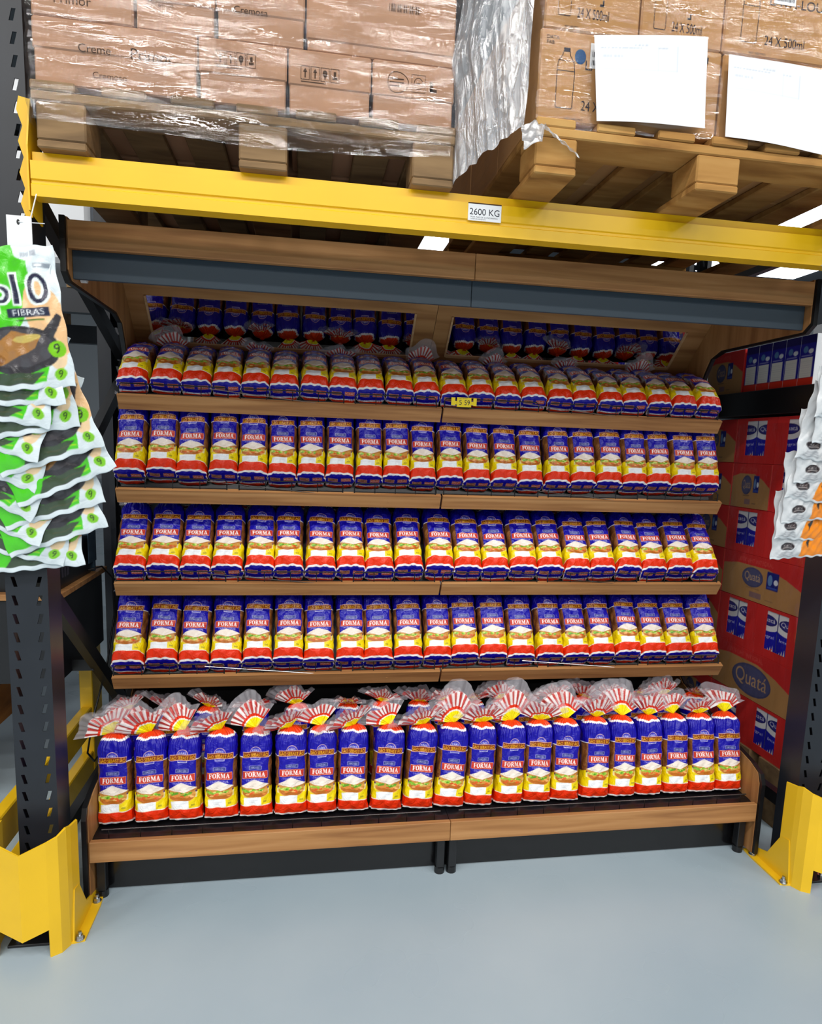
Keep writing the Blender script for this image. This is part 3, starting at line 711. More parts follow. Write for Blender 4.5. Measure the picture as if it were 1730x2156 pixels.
for r, xs in enumerate(RX):
    S = SHELF[r]; th = math.radians(S['th'])
    for i, (x, w_) in enumerate(xs):
        up_ = r == 0 and i % 3 == 1
        if r == 0: fan = (rnd.uniform(88, 104), rnd.uniform(-14, 14)) if up_ else ((-14, -22)[i % 2]+rnd.uniform(-2, 2), rnd.uniform(-14, 14))
        else: fan = ((-62, -84)[i % 2]+rnd.uniform(-3, 3), rnd.uniform(-14, 14))
        if r == 0 and i in (0, len(xs)-1): fan = (fan[0], 24 if i == 0 else -24)
        j = rnd.uniform(-.004, .004); s_ = .99 if r else .97
        loaf(x, S['by']+j*math.cos(th), S['bz']+j*math.sin(th), S['th']+rnd.uniform(-.5, 1), RL[r]+nth(i, len(xs)), RG[r], yaw=rnd.uniform(-.4, .4), lean=rnd.uniform(-.5, .5), spin=rnd.uniform(-3.5, 3.5),
             k=i*3+r+i//5, fan=fan, s=s_, sag=(r == 0), wide=(w_+.002)/((WL if r else WS)*s_), fs=.74 if r == 0 else .7)

# ------------------------------------------------------------------ price tag on the top shelf
t = thing('price_tag', (1.21, .50, 1.548), 'yellow price tag reading 5 59 on the top shelf wire fence', 'price tag')
b = MB(); b.box(1.180, 1.232, .4985, .4995, 1.548, 1.581); b.box(1.160, 1.174, .5, .501, 1.553, 1.580); b.box(1.240, 1.252, .5, .501, 1.553, 1.580); b.box(1.160, 1.252, .501, .502, 1.556, 1.568); b.build('tag_card', 'tag_yellow', t)
move(textmesh([('5', 1.188, 1.555, .017), ('59', 1.207, 1.555, .017, .020), ('R$ UNID', 1.188, 1.5755, .0035, .03)]), lambda x, y, z: (x, .4983, z)).build('tag_lettering', 'dark_ink', t)

# ------------------------------------------------------------------ pallets on the beams
def pallet(name, x0, y0, z0, W, D, hb, mat, label, cols):
    t = thing(name, (x0+W/2, y0+D/2, z0), label, 'pallet')
    rr = random.Random(int(x0*100)+3)
    bb = .018; z1 = z0+bb; z2 = z1+hb; z3 = z2+.022; z4 = z3+.02
    for a, b2 in cols:
        m = MB(); m.box(a, b2, y0, y0+D, z0, z1, .003); m.build('bottom_board', mat, t)
        for yy in (y0, y0+D/2-.06, y0+D-.12):
            m = MB(); m.box(a, b2, yy+.001, yy+.12, z1, z2, .004); m.build('block', mat, t)
    for yy in (y0, y0+D/2-.06, y0+D-.12):
        m = MB(); m.box(x0, x0+W, yy, yy+.12, z2, z3, .003); m.build('stringer_board', mat, t)
    n = 7; wd = .098
    for i in range(n):
        xx = x0+i*(W-wd)/(n-1); k = rr.uniform(-.01, .01) if 0 < i < n-1 else 0
        m = MB(); m.box(xx+k, xx+k+wd, y0-rr.uniform(0, .006), y0+D, z3, z4, .003); m.build('deck_board', mat, t)
    return z4
ZL = pallet('pallet', .02, -.062, 2.0605, 1.0, 1.12, .084, 'pallet_grey', 'weathered grey wooden pallet under the film-wrapped pinkish cartons', [(.03, .138), (.485, .6), (.912, 1.018)])
ZR = pallet('pallet', 1.185, -.205, 2.0605, 1.0, 1.12, .066, 'pallet_wood', 'honey-coloured wooden pallet under the dish soap cartons', [(1.185, 1.29), (1.605, 1.722), (2.08, 2.185)])

def carton(x0, x1, y0, y1, z0, z1, mat, label, group, seam=None, prints=(), rot=0):
    t = thing('cardboard_carton', ((x0+x1)/2, (y0+y1)/2, z0), label, 'carton', group)
    if seam:
        zs = z0+(z1-z0)*seam
        m = MB(); m.box(x0+.003, x1-.003, y0+.003, y1-.003, z0, zs+.004, .003); m.build('carton_base', mat, t)
        m = MB(); m.box(x0, x1, y0, y1, zs, z1, .004); m.build('carton_lid', mat, t)
    else:
        m = MB(); m.box(x0, x1, y0, y1, z0, z1, .004); m.build('carton_body', mat, t)
    for nm, mb, mt, dy in prints:
        move(mb, lambda x, y, z: (x0+x, y0-.0006+y+dy, z0+z)).build(nm, mt, t)
    return t
def outline(mb, pts, w, closed=True):
    n = len(pts)
    for i in range(n if closed else n-1):
        a, b2 = Vector(pts[i]), Vector(pts[(i+1) % n]); d = (b2-a); 
        if d.length < 1e-6: continue
        d = d.normalized(); p = Vector((-d.y, d.x))*w/2; a = a-d*w/2; b2 = b2+d*w/2
        q = [a+p, a-p, b2-p, b2+p]; mb.add([(v.x, 0, v.y) for v in q], [(0, 1, 2, 3)])
    return mb
def disc(mb, cx, cz, rx, rz, n=28):
    return mb.add([(cx+rx*math.cos(2*math.pi*k/n), 0, cz+rz*math.sin(2*math.pi*k/n)) for k in range(n)], [tuple(range(n))])
def quad(mb, x0, x1, z0, z1): return mb.add([(x0, 0, z0), (x1, 0, z0), (x1, 0, z1), (x0, 0, z1)], [(0, 1, 2, 3)])
def icons(x, z, s=1.0):
    mb = MB()
    for k in range(4): outline(mb, [(x+k*.024*s, z), (x+k*.024*s+.02*s, z), (x+k*.024*s+.02*s, z+.03*s), (x+k*.024*s, z+.03*s)], .0012)
    for k in range(2):
        cx = x+.01*s+k*.024*s; quad(mb, cx-.0015, cx+.0015, z+.004*s, z+.018*s); mb.add([(cx-.005*s, 0, z+.017*s), (cx+.005*s, 0, z+.017*s), (cx, 0, z+.026*s)], [(0, 1, 2)])
    disc(mb, x+.058*s, z+.017*s, .006*s, .008*s); quad(mb, x+.0567*s, x+.0593*s, z+.004*s, z+.012*s); quad(mb, x+.076*s, x+.088*s, z+.006*s, z+.012*s); quad(mb, x+.079*s, x+.085*s, z+.013*s, z+.024*s)
    quad(mb, x, x+.06*s, z-.006*s, z-.004*s); return mb
def stamps(x, z):
    mb = MB()
    pts = [(x+.03+.026*math.cos(a)*(1+.15*math.cos(a)), z+.024*math.sin(a)+.024) for a in np.linspace(0, 6.28, 26)[:-1]]; outline(mb, pts, .0016)
    for k in range(3): quad(mb, x+.012, x+.048, z+.014+k*.008, z+.017+k*.008)
    outline(mb, [(x+.085+.011*math.cos(a), z+.026+.013*math.sin(a)) for a in np.linspace(0, 6.28, 18)[:-1]], .0014)
    quad(mb, x+.08, x+.09, z+.024, z+.028); outline(mb, [(x+.068, z+.006), (x+.102, z+.006), (x+.102, z+.046), (x+.068, z+.046)], .001)
    quad(mb, x+.114, x+.122, z+.01, z+.034); quad(mb, x+.114, x+.132, z+.01, z+.017); return mb
GA = 'pinkish cartons wrapped on the weathered pallet'
zb = ZL+.0005; ya, yb_ = -.05, .32
words = textmesh([('Creme', .10, .075, .018), ('Primor', .215, .072, .024), ('Cremoso', .13, .022, .014)])
A = [(.024, .388, .52, [('print', words, 'brown_ink', 0)], 'pinkish carton marked Primor beside the black upright, bottom layer'),
     (.392, .598, .45, [('print', icons(.04, .085), 'brown_ink', 0)], 'pinkish carton with handling arrows, bottom layer, next to the Primor carton'),
     (.602, .803, .42, [('print', icons(.03, .075), 'brown_ink', 0)], 'pinkish carton with handling arrows, bottom layer, next to the stamped carton'),
     (.807, 1.014, .42, [('print', stamps(.03, .07), 'brown_ink', 0)], 'pinkish carton with round quality stamps at the pallet corner, bottom layer')]
for x0, x1, sm, pr, lb_ in A: carton(x0, x1, ya, yb_, zb, zb+.142, 'kraft_pink', lb_, GA, sm, pr)
bar = MB()
for k in range(16): quad(bar, .20+k*.005, .20+k*.005+(.003 if k % 3 else .0015), .11, .128)
B_ = [(.024, .246, None, [('print', textmesh([('Primor', .05, .03, .02), ('24 UN', .06, .07, .01)]), 'brown_ink', 0)], 'pinkish carton in the upper layer beside the black upright'),
      (.25, .43, .3, [('print', textmesh([('Margarina', .03, .05, .013)]), 'brown_ink', 0)], 'pinkish carton in the upper layer, second from the black upright'),
      (.434, .64, .3, [('print', textmesh([('Cremosa', .04, .06, .015)]), 'brown_ink', 0)], 'pinkish carton in the upper layer, third from the black upright'),
      (.644, 1.012, .12, [('print', bar, 'brown_ink', 0)], 'wide pinkish carton with a barcode in the upper layer')]
for x0, x1, sm, pr, lb_ in B_: carton(x0, x1, ya+.002, yb_, zb+.1428, zb+.345, 'kraft_pink', lb_, GA, sm, pr)
for i, (x0, x1) in enumerate(((.03, .51), (.52, 1.01))):
    carton(x0, x1, .34, .98, zb, zb+.345, 'kraft_pink', ('large pinkish carton at the back of the weathered pallet, towards the upright', 'large pinkish carton at the back of the weathered pallet, towards the gap')[i], GA)
# dish soap cartons
def soap_print(W, H, big=True, sticker=True):
    ink = MB(); x = .045; z = .035
    bt = [(x, z), (x+.002, z-.004), (x+.040, z-.004), (x+.042, z), (x+.044, z+.078), (x+.041, z+.097), (x+.031, z+.112), (x+.030, z+.12), (x+.014, z+.12), (x+.012, z+.112), (x+.002, z+.097), (x, z+.078)]
    outline(ink, bt, .0016); outline(ink, [(x, z+.078), (x+.043, z+.078)], .0012, False); outline(ink, [(x+.001, z+.1), (x+.042, z+.1)], .0012, False); quad(ink, x+.014, x+.03, z+.121, z+.128)
    ink2 = textmesh([('LAVA-LOUÇAS', .115, .115, .026, .205), ('24 X 500ml', .11, .03, .022, .11), ('DATA', .016, .178, .008), ('FAB.', .016, .167, .008), ('MAT. NEUTRO', .07, .006, .005)]); ink.add(ink2.v, ink2.f)
    for cx, cz in ((W-.05, .06), (W-.05, H-.03), (.3, .155)):
        if cx+.02 < W: quad(ink, cx, cx+.014, cz, cz+.005); quad(ink, cx+.009, cx+.014, cz, cz+.014)
    blue = MB(); disc(blue, x+.056, z+.112, .014, .0165)
    out = [('print', ink, 'dark_ink', 0), ('print_spot', blue, 'blue_ink', -.0002)]
    if sticker:
        st = MB(); quad(st, .125, .185, .125, .18); out.append(('barcode_sticker', st, 'paper', -.0004))
        bc = MB()
        for r_ in range(2):
            for k in range(15): quad(bc, .13+k*.0034, .13+k*.0034+(.002 if (k*7) % 3 else .001), .132+r_*.018, .143+r_*.018)
        out.append(('barcode', bc, 'dark_ink', -.0008))
    return out
GS = 'dish soap cartons on the honey-coloured pallet'
zc = ZR+.0005; yf = -.188
for x0, x1, z0, z1, st, lb_ in ((1.188, 1.655, zc, zc+.2, True, 'kraft dish soap carton behind the first paper sheet, bottom layer'), (1.66, 2.127, zc, zc+.2, False, 'kraft dish soap carton behind the second paper sheet, bottom layer'),
                          (1.195, 1.432, zc+.2006, zc+.4, False, 'narrow kraft dish soap carton in the upper layer at the load corner'), (1.436, 1.65, zc+.2006, zc+.4, False, 'kraft dish soap carton in the middle of the upper layer'), (1.654, 2.12, zc+.2006, zc+.4, True, 'wide kraft dish soap carton in the upper layer with a barcode sticker')):
    W = x1-x0; pr = soap_print(W, .2, True, st)
    if W < .3:
        pr = [(n_, move(mb, lambda x, y, z: (x*.72, y, z)), m_, d_) for n_, mb, m_, d_ in pr if n_ in ('print', 'print_spot')]
        pr = [(n_, mb, m_, d_) for n_, mb, m_, d_ in pr]
    carton(x0, x1, yf, yf+.33, z0, z1, 'kraft', lb_, GS, None, pr)
for i, y0 in enumerate((.147, .482)):
    for j, z0 in enumerate((zc, zc+.2006)):
        carton(1.19, 2.12, y0, y0+.33, z0, z0+.199, 'kraft', 'long kraft carton of the dish soap load, %s file, %s layer' % (('middle', 'rear')[i], ('bottom', 'upper')[j]), GS)
# stretch film
def wrap(name, x0, x1, y0, y1, z0, z1, label, seed, mat='stretch_film'):
    rr = np.random.default_rng(seed); ph = rr.uniform(0, 6, 10)
    c = .012; per = [(x0+c, y0), (x1-c, y0), (x1, y0+c), (x1, y1-c), (x1-c, y1), (x0+c, y1), (x0, y1-c), (x0, y0+c)]
    pts = []
    for i in range(8):
        a, b2 = np.array(per[i]), np.array(per[(i+1) % 8]); n = max(2, int(np.hypot(*(b2-a))/.012))
        nr = np.array([(b2-a)[1], -(b2-a)[0]])/np.hypot(*(b2-a))
        for k in range(n): pts.append((*(a+(b2-a)*k/n), *nr))
    pts = np.array(pts); nz = 48; V = []
    for j in range(nz):
        u = j/(nz-1); z = z0+(z1-z0)*u; s = np.arange(len(pts))*.012
        d = .0022*np.sin(s*21+z*60+ph[0])+.0016*np.sin(z*190+s*5+ph[1])+.0013*np.sin(z*95-s*16+ph[2])
        zz = z+.006*np.sin(s*7+ph[3])*(1-u)+(.010*np.sin(s*3+ph[4]) if j == 0 else 0)
        V.append(np.c_[pts[:, 0]+pts[:, 2]*d, pts[:, 1]+pts[:, 3]*d, np.full(len(pts), 0)+zz])
    o = link(name, meshfrom(name, np.vstack(V), gridfaces(nz, len(pts), True)), mat); tag(o, label, 'plastic film'); return o
wrap('stretch_film', .012, 1.026, -.070, .99, ZL-.085, ZL+.36, 'clear glossy stretch film around the pinkish cartons', 4)
wrap('stretch_film', 1.178, 2.14, -.199, .83, ZR-.006, ZR+.415, 'clear glossy stretch film around the dish soap cartons', 9, 'clear_film')
# loose film hanging at the load's corner
nu, nv = 46, 90; V = []
for j in range(nv):
    v = j/(nv-1)
    top, bot = np.array([1.172, -.202, 2.60]), np.array([1.150, -.215, 2.155]); tl, bl = np.array([1.035, -.03, 2.60]), np.array([1.012, -.052, 2.066])
    for i in range(nu):
        u = i/(nu-1); p = (top*(1-v)+bot*v)*(1-u)+(tl*(1-v)+bl*v)*u
        bulge = math.sin(u*math.pi)*(.018+.02*math.sin(v*3.2)); waist = -.018*math.exp(-((v-.45)/.12)**2)*u
        rp = .0045*math.sin(u*19+v*5)+.0025*math.sin(u*47+v*13+1)+.0012*math.sin(u*90+v*21)
        V.append((p[0]+(bulge+rp)*-.6+waist, p[1]-(bulge+rp)*.7, p[2]+.004*math.sin(u*30)*v))
lf = link('loose_film', meshfrom('loose_film', V, gridfaces(nv, nu)), 'loose_film'); tag(lf, 'crumpled milky plastic film hanging in the gap between the pallet loads', 'plastic film')
V = []; nu, nv = 30, 24
for j in range(nv):
    v = j/(nv-1)
    for i in range(nu):
        u = i/(nu-1); x = 1.150+.145*u; y = -.236+.03*abs(u-.25)+(1-v)*.035; z = 2.178-.075*max(0, u-.22)-.06*v*(1 if u < .3 else .3)-.02*max(0, .22-u)*4
        rp = .0014*math.sin(u*34+v*10)+.0016*math.sin(u*13-v*15); V.append((x, y-rp, z+rp))
cf = link('film_flap', meshfrom('film_flap', V, gridfaces(nv, nu)), 'cap_film'); tag(cf, 'torn plastic film flap draped over the corner block of the honey-coloured pallet', 'plastic film')
# paper sheets
def sheet(c, label, seed):
    cv = Canvas(0, .29, 0, .2, .0007, '#e6e9ee'); rr = random.Random(seed)
    for z0, x0, n in ((.175, .10, 4), (.168, .015, 12), (.168, .16, 3), (.15, .02, 6)):
        for k in range(n): cv.rect(x0+k*.009, x0+k*.009+rr.uniform(.004, .008), z0, z0+.0035, '#bfc5ce', .8)
    for x0 in (.16, .21): cv.rect(x0, x0+.0012, .12, .175, '#cbd0d8')
    cv.rect(.02, .21, .12, .1212, '#cbd0d8')
    nx, ny = 100, 70; V = []; cols = []
    a, b2, c3, d = [np.array(p) for p in c]                      # TL TR BR BL  (x,z)
    for j in range(ny):
        v = j/(ny-1)
        for i in range(nx):
            u = i/(nx-1); p = (d*(1-u)+c3*u)*(1-v)+(a*(1-u)+b2*u)*v
            V.append((p[0], -.2075-.006*math.sin(u*math.pi)-.006*(1-v)**2-.002*math.sin(u*5+v*3), p[1])); cols.append((u*.289, v*.199))
    cols = np.array(cols); me = meshfrom('paper_sheet', V, gridfaces(ny, nx), cv.sample(cols[:, 0], cols[:, 1]))
    o = link('paper_sheet', me, 'flat_print'); tag(o, label, 'paper', 'white paper sheets on the dish soap load')
sheet([(1.312, 2.374), (1.600, 2.404), (1.612, 2.200), (1.330, 2.186)], 'white printed paper sheet fixed to the dish soap load near its corner', 3)
sheet([(1.660, 2.374), (1.925, 2.367), (1.940, 2.172), (1.667, 2.186)], 'white printed paper sheet fixed to the dish soap load away from its corner', 5)

# ------------------------------------------------------------------ tortilla pouches on a hanging strip
def pouch_canvas():
    w, h = .25, .31; cv = Canvas(0, w, 0, h, .0008, '#dbe6ea')
    G = '#4cc81e'
    cv.poly([(0, .31), (.165, .31), (.17, .285), (.19, .28), (.195, .23), (.20, .2), (.15, .13), (0, .13)], G)
    cv.poly([(0, .12), (.09, .105), (.19, .10), (.205, .06), (.19, .014), (0, .012)], G)
    cv.ell(.215, .15, .042, .085, '#efc08c', 1, .25); cv.ell(.222, .075, .02, .035, '#f0d0a4'); cv.ell(.06, .125, .05, .03, '#c0905a')
    cv.poly([(.20, .125), (.238, .163), (.246, .155), (.22, .11)], '#3a383c'); cv.ell(.14, .088, .092, .052, '#353337'); cv.ell(.14, .092, .080, .042, '#4a474b')
    cv.poly([(.065, .08), (.135, .13), (.195, .115), (.18, .09), (.10, .055)], '#a8763f'); cv.poly([(.065, .08), (.10, .055), (.115, .07), (.085, .095)], '#8a5a22'); cv.ell(.165, .112, .03, .008, '#c8b060', 1, .1)
    for k, (x, y) in enumerate(((.08, .078), (.09, .068), (.10, .066), (.085, .086))): cv.ell(x, y, .008, .006, ('#6f9a2a', '#c79a3a', '#7a4a1a', '#8fb23a')[k])
    for c, e in (('#e8f2ee', .0045), ('#2c2c44', 0)):
        for ox in ((-e, e) if e else (0,)):
            for oy in ((-e, e) if e else (0,)):
                cv.text('rap', .092+ox, .200+oy, .056, c, .105); cv.text('10', .190+ox, .218+oy, .064, c, .072)
    cv.ell(.07, .25, .035, .007, '#cfe8da'); cv.rect(.135, .224, .158, .178, '#2b2f45'); cv.text('FIBRAS', .18, .168, .0125, '#f0f4f4', .068); cv.rect(.15, .21, .150, .153, '#2f6a1c')
    cv.rect(.205, .240, .262, .272, '#8f99a4'); cv.rect(.207, .222, .264, .270, '#e2eaee'); cv.rect(.20, .212, .287, .299, '#a3aab4'); cv.rect(.18, .198, .287, .297, '#8c94a0', .6)
    cv.ell(.226, .085, .0185, .0185, '#7cc71e'); cv.text('9', .226, .086, .022, '#23301c', .013)
    cv.ell(.222, .03, .013, .013, '#7cc71e'); cv.text('9', .222, .031, .016, '#23301c', .009)
    cv.rect(.12, .19, .022, .026, '#b6d820', .7); cv.poly([(.06, .012), (.16, .012), (.19, .035), (.08, .04)], '#3a383c', .85)
    return cv
def make_pouch(cv, w, h, nx, ny, thick, seed, back='#d5dfe3'):
    rr = np.random.default_rng(seed); ph = rr.uniform(0, 6.28, 8)
    U, Vv = np.meshgrid(np.linspace(0, 1, nx), np.linspace(0, 1, ny)); U, Vv = U.ravel(), Vv.ravel()
    prof = (np.clip(1-(2*U-1)**6, 0, 1)*np.clip(1-(2*Vv-1)**8, 0, 1))
    wr = .0018*np.sin(U*22+Vv*15+ph[0])*np.sin(Vv*19+ph[1])+.0012*np.sin(U*45-Vv*31+ph[2])
    edge = .003*np.sin(U*9+ph[3])*(1-prof)+.004*np.sin(Vv*7+ph[4])*(2*U-1)**2
    yf_ = -thick*prof+wr*prof+edge; yb = thick*.5*prof+edge+.0006
    X = (U-.5)*w+.002*np.sin(Vv*24+ph[5])*(2*U-1); Z = (Vv-.5)*h+.002*np.sin(U*31+ph[6])*(2*Vv-1)
    c1 = cv.sample(np.clip(U, .002, .998)*w, np.clip(Vv, .002, .998)*h); c2 = np.tile(np.r_[hexs(back), 1], (len(U), 1))
    n = nx*ny; f = gridfaces(ny, nx)+[q[::-1] for q in gridfaces(ny, nx, k=n)]
    rim = list(range(nx))+[j*nx+nx-1 for j in range(1, ny)]+[(ny-1)*nx+i for i in range(nx-2, -1, -1)]+[j*nx for j in range(ny-2, 0, -1)]
    for i in range(len(rim)): a, b2 = rim[i], rim[(i+1) % len(rim)]; f.append((b2, a, a+n, b2+n))
    return meshfrom('pouch', np.vstack([np.c_[X, yf_, Z], np.c_[X, yb, Z]]), f, np.vstack([c1, c2]))
PC = pouch_canvas(); PM = [make_pouch(PC, .25, .31, 118, 140, .0055, 50+i) for i in range(3)]
for me in PM: me.materials.append(MAT['pouch_print'])
def pouch(me, x, y, z, rz, ry, tilt, label, group, cat='pouch', nm='tortilla_pouch'):
    o = bpy.data.objects.new(nm, me); COL.objects.link(o); o.location = (x, y, z)
    o.rotation_euler = (Matrix.Rotation(math.radians(rz), 4, 'Z') @ Matrix.Rotation(math.radians(ry), 4, 'Y') @ Matrix.Rotation(math.radians(tilt), 4, 'X')).to_euler()
    tag(o, label, cat, group); return o
ang = [7, 3, -8, 11, -17, 20, -24, 25, -28, 18, -24, 20, -14, 6]
xo = [-.018, -.034, -.045, -.03, -.055, .0, -.05, .012, -.055, -.01, -.06, -.015, -.045, -.05]
for k in range(14):
    lb_ = 'topmost green and white tortilla wrap pouch showing a dark frying pan' if k == 0 else 'green and white tortilla wrap pouch fanned out, %s below the topmost pouch' % (ORD+['twelfth', 'thirteenth'])[k-1]
    pouch(PM[k % 3], xo[k], -.160+k*.0102, 1.652-k*.0342, rnd.uniform(-.8, .8), -ang[k], 2, lb_, 'tortilla wrap pouches on the hanging strip')
t = thing('clip_strip', (-.0, -.19, 1.05), 'white plastic hanging strip tied under the rack beam holding the tortilla pouches', 'hanging strip')
b = MB(); b.box(-.018, .035, -.1275, -.1255, 1.80, 1.887, .0004); b.box(-.006, .012, -.014, -.0125, 1.2, 1.84); b.box(-.006, .012, -.1255, -.0125, 1.838, 1.84); b.build('strip_tag', 'white_plastic', t)
b = MB(); b.tube([(.008, -.126, 1.876), (.02, -.09, 1.895), (.02, -.05, 1.96)], .0014, 5); b.tube([(.008, -.1285, 1.873), (.06, -.12, 1.876)], .0011, 5); b.build('cable_tie', 'white_plastic', t)
b = MB(); disc(b, .007, 1.873, .0035, .006, 12); move(b, lambda x, y, z: (x, -.1279, z)).build('punch_hole', 'black_trim', t)
# snack packs on the strip at the other upright
def snack_canvas():
    w, h = .17, .21; cv = Canvas(0, w, 0, h, .0009, '#d3d6d8')
    cv.poly([(.085, 0), (.17, 0), (.17, .12), (.12, .10), (.09, .05)], '#f08a12'); cv.poly([(.10, .21), (.17, .21), (.17, .15), (.13, .16)], '#f0b41a'); cv.ell(.13, .12, .03, .02, '#e9cf9a')
    for yy in (.115, .040): cv.ell(.045, yy, .021, .0125, '#2a2023'); cv.text('KIDS', .045, yy+.002, .006, '#c9c2bd', .024); cv.rect(.03, .06, yy-.006, yy-.004, '#c9c2bd')
    for k in range(3): cv.rect(.02+.004*k, .07-.003*k, .008+k*.006, .011+k*.006, '#8d8f95', .8)
    cv.poly([(.1, .05), (.115, .07), (.11, .03)], '#2a2a2c'); cv.rect(.0, .17, .0, .006, '#e9edef'); cv.rect(.03, .07, .175, .19, '#9a9da4', .5)
    return cv
SM = [make_pouch(snack_canvas(), .17, .21, 70, 84, .010, 70+i, '#dcdee0') for i in range(2)]
for me in SM: me.materials.append(MAT['pouch_print'])
for k in range(8):
    pouch(SM[k % 2], 2.107+.006*math.sin(k*2.1), -.20+k*.017, 1.620-k*.058, rnd.uniform(-6, 4), (4, -6, 7, -4, 8, -7, 3, -5)[k], 4,
          'grey and orange snack pack on the strip by the milk cases, %s from its top' % ORD[k], 'snack packs on the hanging strip', 'snack pack', 'snack_pack')
t = thing('clip_strip', (2.11, -.2, 1.2), 'clear plastic hanging strip tied under the rack beam holding the snack packs', 'hanging strip')
b = MB(); b.box(2.098, 2.116, -.2125, -.211, 1.2, 1.93); b.tube([(2.107, -.212, 1.925), (2.107, -.05, 1.957)], .0013, 5); b.build('strip', 'white_plastic', t)

# ------------------------------------------------------------------ milk cases in the next bay
def facing_left(mb_or_me, x, yfront, z):      # sheet in XZ facing -Y  ->  facing -X; its right edge lies at yfront
    pass
def place_face(me, name, mat, parent, x, yback, z):
    o = bpy.data.objects.new(name, me); COL.objects.link(o)
    if not me.materials: me.materials.append(MAT[mat])
    o.parent = parent; o.rotation_euler = (0, 0, -math.pi/2); o.location = Vector((x, yback, z))-parent_base(parent); return o
def carton_canvas(w, h):
    cv = Canvas(0, w, 0, h, .0007, '#1f1fb0'); c = w/2
    cv.rect(0, w, h*.62, h, '#f1f2f4'); cv.ell(c, h*.66, w*.55, h*.13, '#f1f2f4')
    cv.ell(c, h*.76, w*.45, h*.115, '#23236e'); cv.ell(c, h*.76, w*.41, h*.09, '#30308a'); cv.text('Quatá', c, h*.765, h*.11, '#f6f7fa', w*.72)
    cv.text('Integral', c, h*.42, h*.085, '#eef0fb', w*.74)
    for k in range(9): x = w*(k+.5)/9; cv.poly([(x-w*.09, 0), (x+w*.09, 0), (x+w*.02, h*(.16+.12*((k*5) % 4)/3))], '#ece4d8')
    cv.rect(0, w, 0, h*.08, '#ddd0bf'); cv.poly([(w*.6, h*.08), (w*.72, h*.08), (w*.85, h*.2), (w*.8, h*.2)], '#d4483e'); cv.rect(w-.002, w, 0, h, '#15157a'); cv.rect(0, .002, 0, h, '#15157a')
    return cv
def back_canvas(w, h):
    cv = Canvas(0, w, 0, h, .0008, '#26229a'); cv.rect(0, w, 0, h*.16, '#e5331c'); cv.rect(w*.05, w*.85, h*.17, h*.56, '#eeece4'); cv.rect(0, w, h*.84, h, '#1c1560')
    cv.ell(w*.35, h*.72, w*.16, h*.07, '#5a86b8'); cv.ell(w*.7, h*.68, w*.16, h*.05, '#e8edf4'); cv.rect(w*.1, w*.8, h*.59, h*.605, '#cfd4ea')
    for k in range(8): cv.rect(w*.1, w*.8, h*(.2+.04*k), h*(.208+.04*k), '#c9c9cc', .6)
    return cv
CW, CH = .1165, .176
FCE = printed_sheet('carton_face', carton_canvas(CW, CH), CW, CH, 60, 84); FCE.materials.append(MAT['card_print'])
BCE = printed_sheet('carton_face', back_canvas(.075, .18), .075, .18, 34, 70); BCE.materials.append(MAT['card_print'])
XM = 2.45
def milk_carton(y0, z, w, h, me, label, group, x=XM+.006):
    t = thing('milk_carton', (x+.035, y0+w/2, z), label, 'milk carton', group)
    b = MB(); b.box(x, x+.068, y0+.0004, y0+w-.0004, z, z+h, .001); b.build('carton_body', 'carton_white', t)
    place_face(me, 'carton_face', 'card_print', t, x-.0006, y0+w, z); return t
GC = 'milk cartons in the case windows'; GM = 'red milk cases'
lay = ['top', 'second', 'third', 'fourth', 'fifth', 'sixth']
def window_case(y0, z0, h, where):
    w = .2375; t = thing('milk_case', (XM+.15, y0+w/2, z0), 'red milk case with a window, '+where, 'milk case', GM)
    p = MB(); a, b2, c, d = y0+.058, y0+.178, z0+.032, z0+h-.012
    for q in ((y0, a, z0, z0+h), (b2, y0+w, z0, z0+h), (a, b2, z0, c), (a, b2, d, z0+h)): p.box(XM, XM+.003, q[0]+.0004, q[1]-.0004 if q[1] == y0+w else q[1], q[2], q[3])
    p.build('case_front', 'red_card', t)
    p = MB(); p.box(XM+.003, XM+.30, y0+.0004, y0+.003, z0, z0+h); p.box(XM+.003, XM+.30, y0+w-.003, y0+w-.0004, z0, z0+h); p.box(XM+.003, XM+.30, y0+.003, y0+w-.003, z0, z0+.003); p.box(XM+.003, XM+.3, y0+.003, y0+w-.003, z0+h-.003, z0+h)
    p.box(XM+.297, XM+.3, y0+.003, y0+w-.003, z0+.003, z0+h-.003); p.build('case_shell', 'red_card', t)
    for k in range(2):
        milk_carton(y0+.0037+k*(CW-.0015), z0+.0035, CW-.002, h-.009, FCE_for(h), 'blue and white milk carton, %s of a red case\'s pair, %s' % (('front', 'rear')[k], where), GC)
FC = {}
def FCE_for(h):
    k = round(h, 3)
    if k not in FC:
        me = printed_sheet('carton_face', carton_canvas(CW-.002, h-.009), CW-.002, h-.009, 60, 84); me.materials.append(MAT['card_print']); FC[k] = me
    return FC[k]
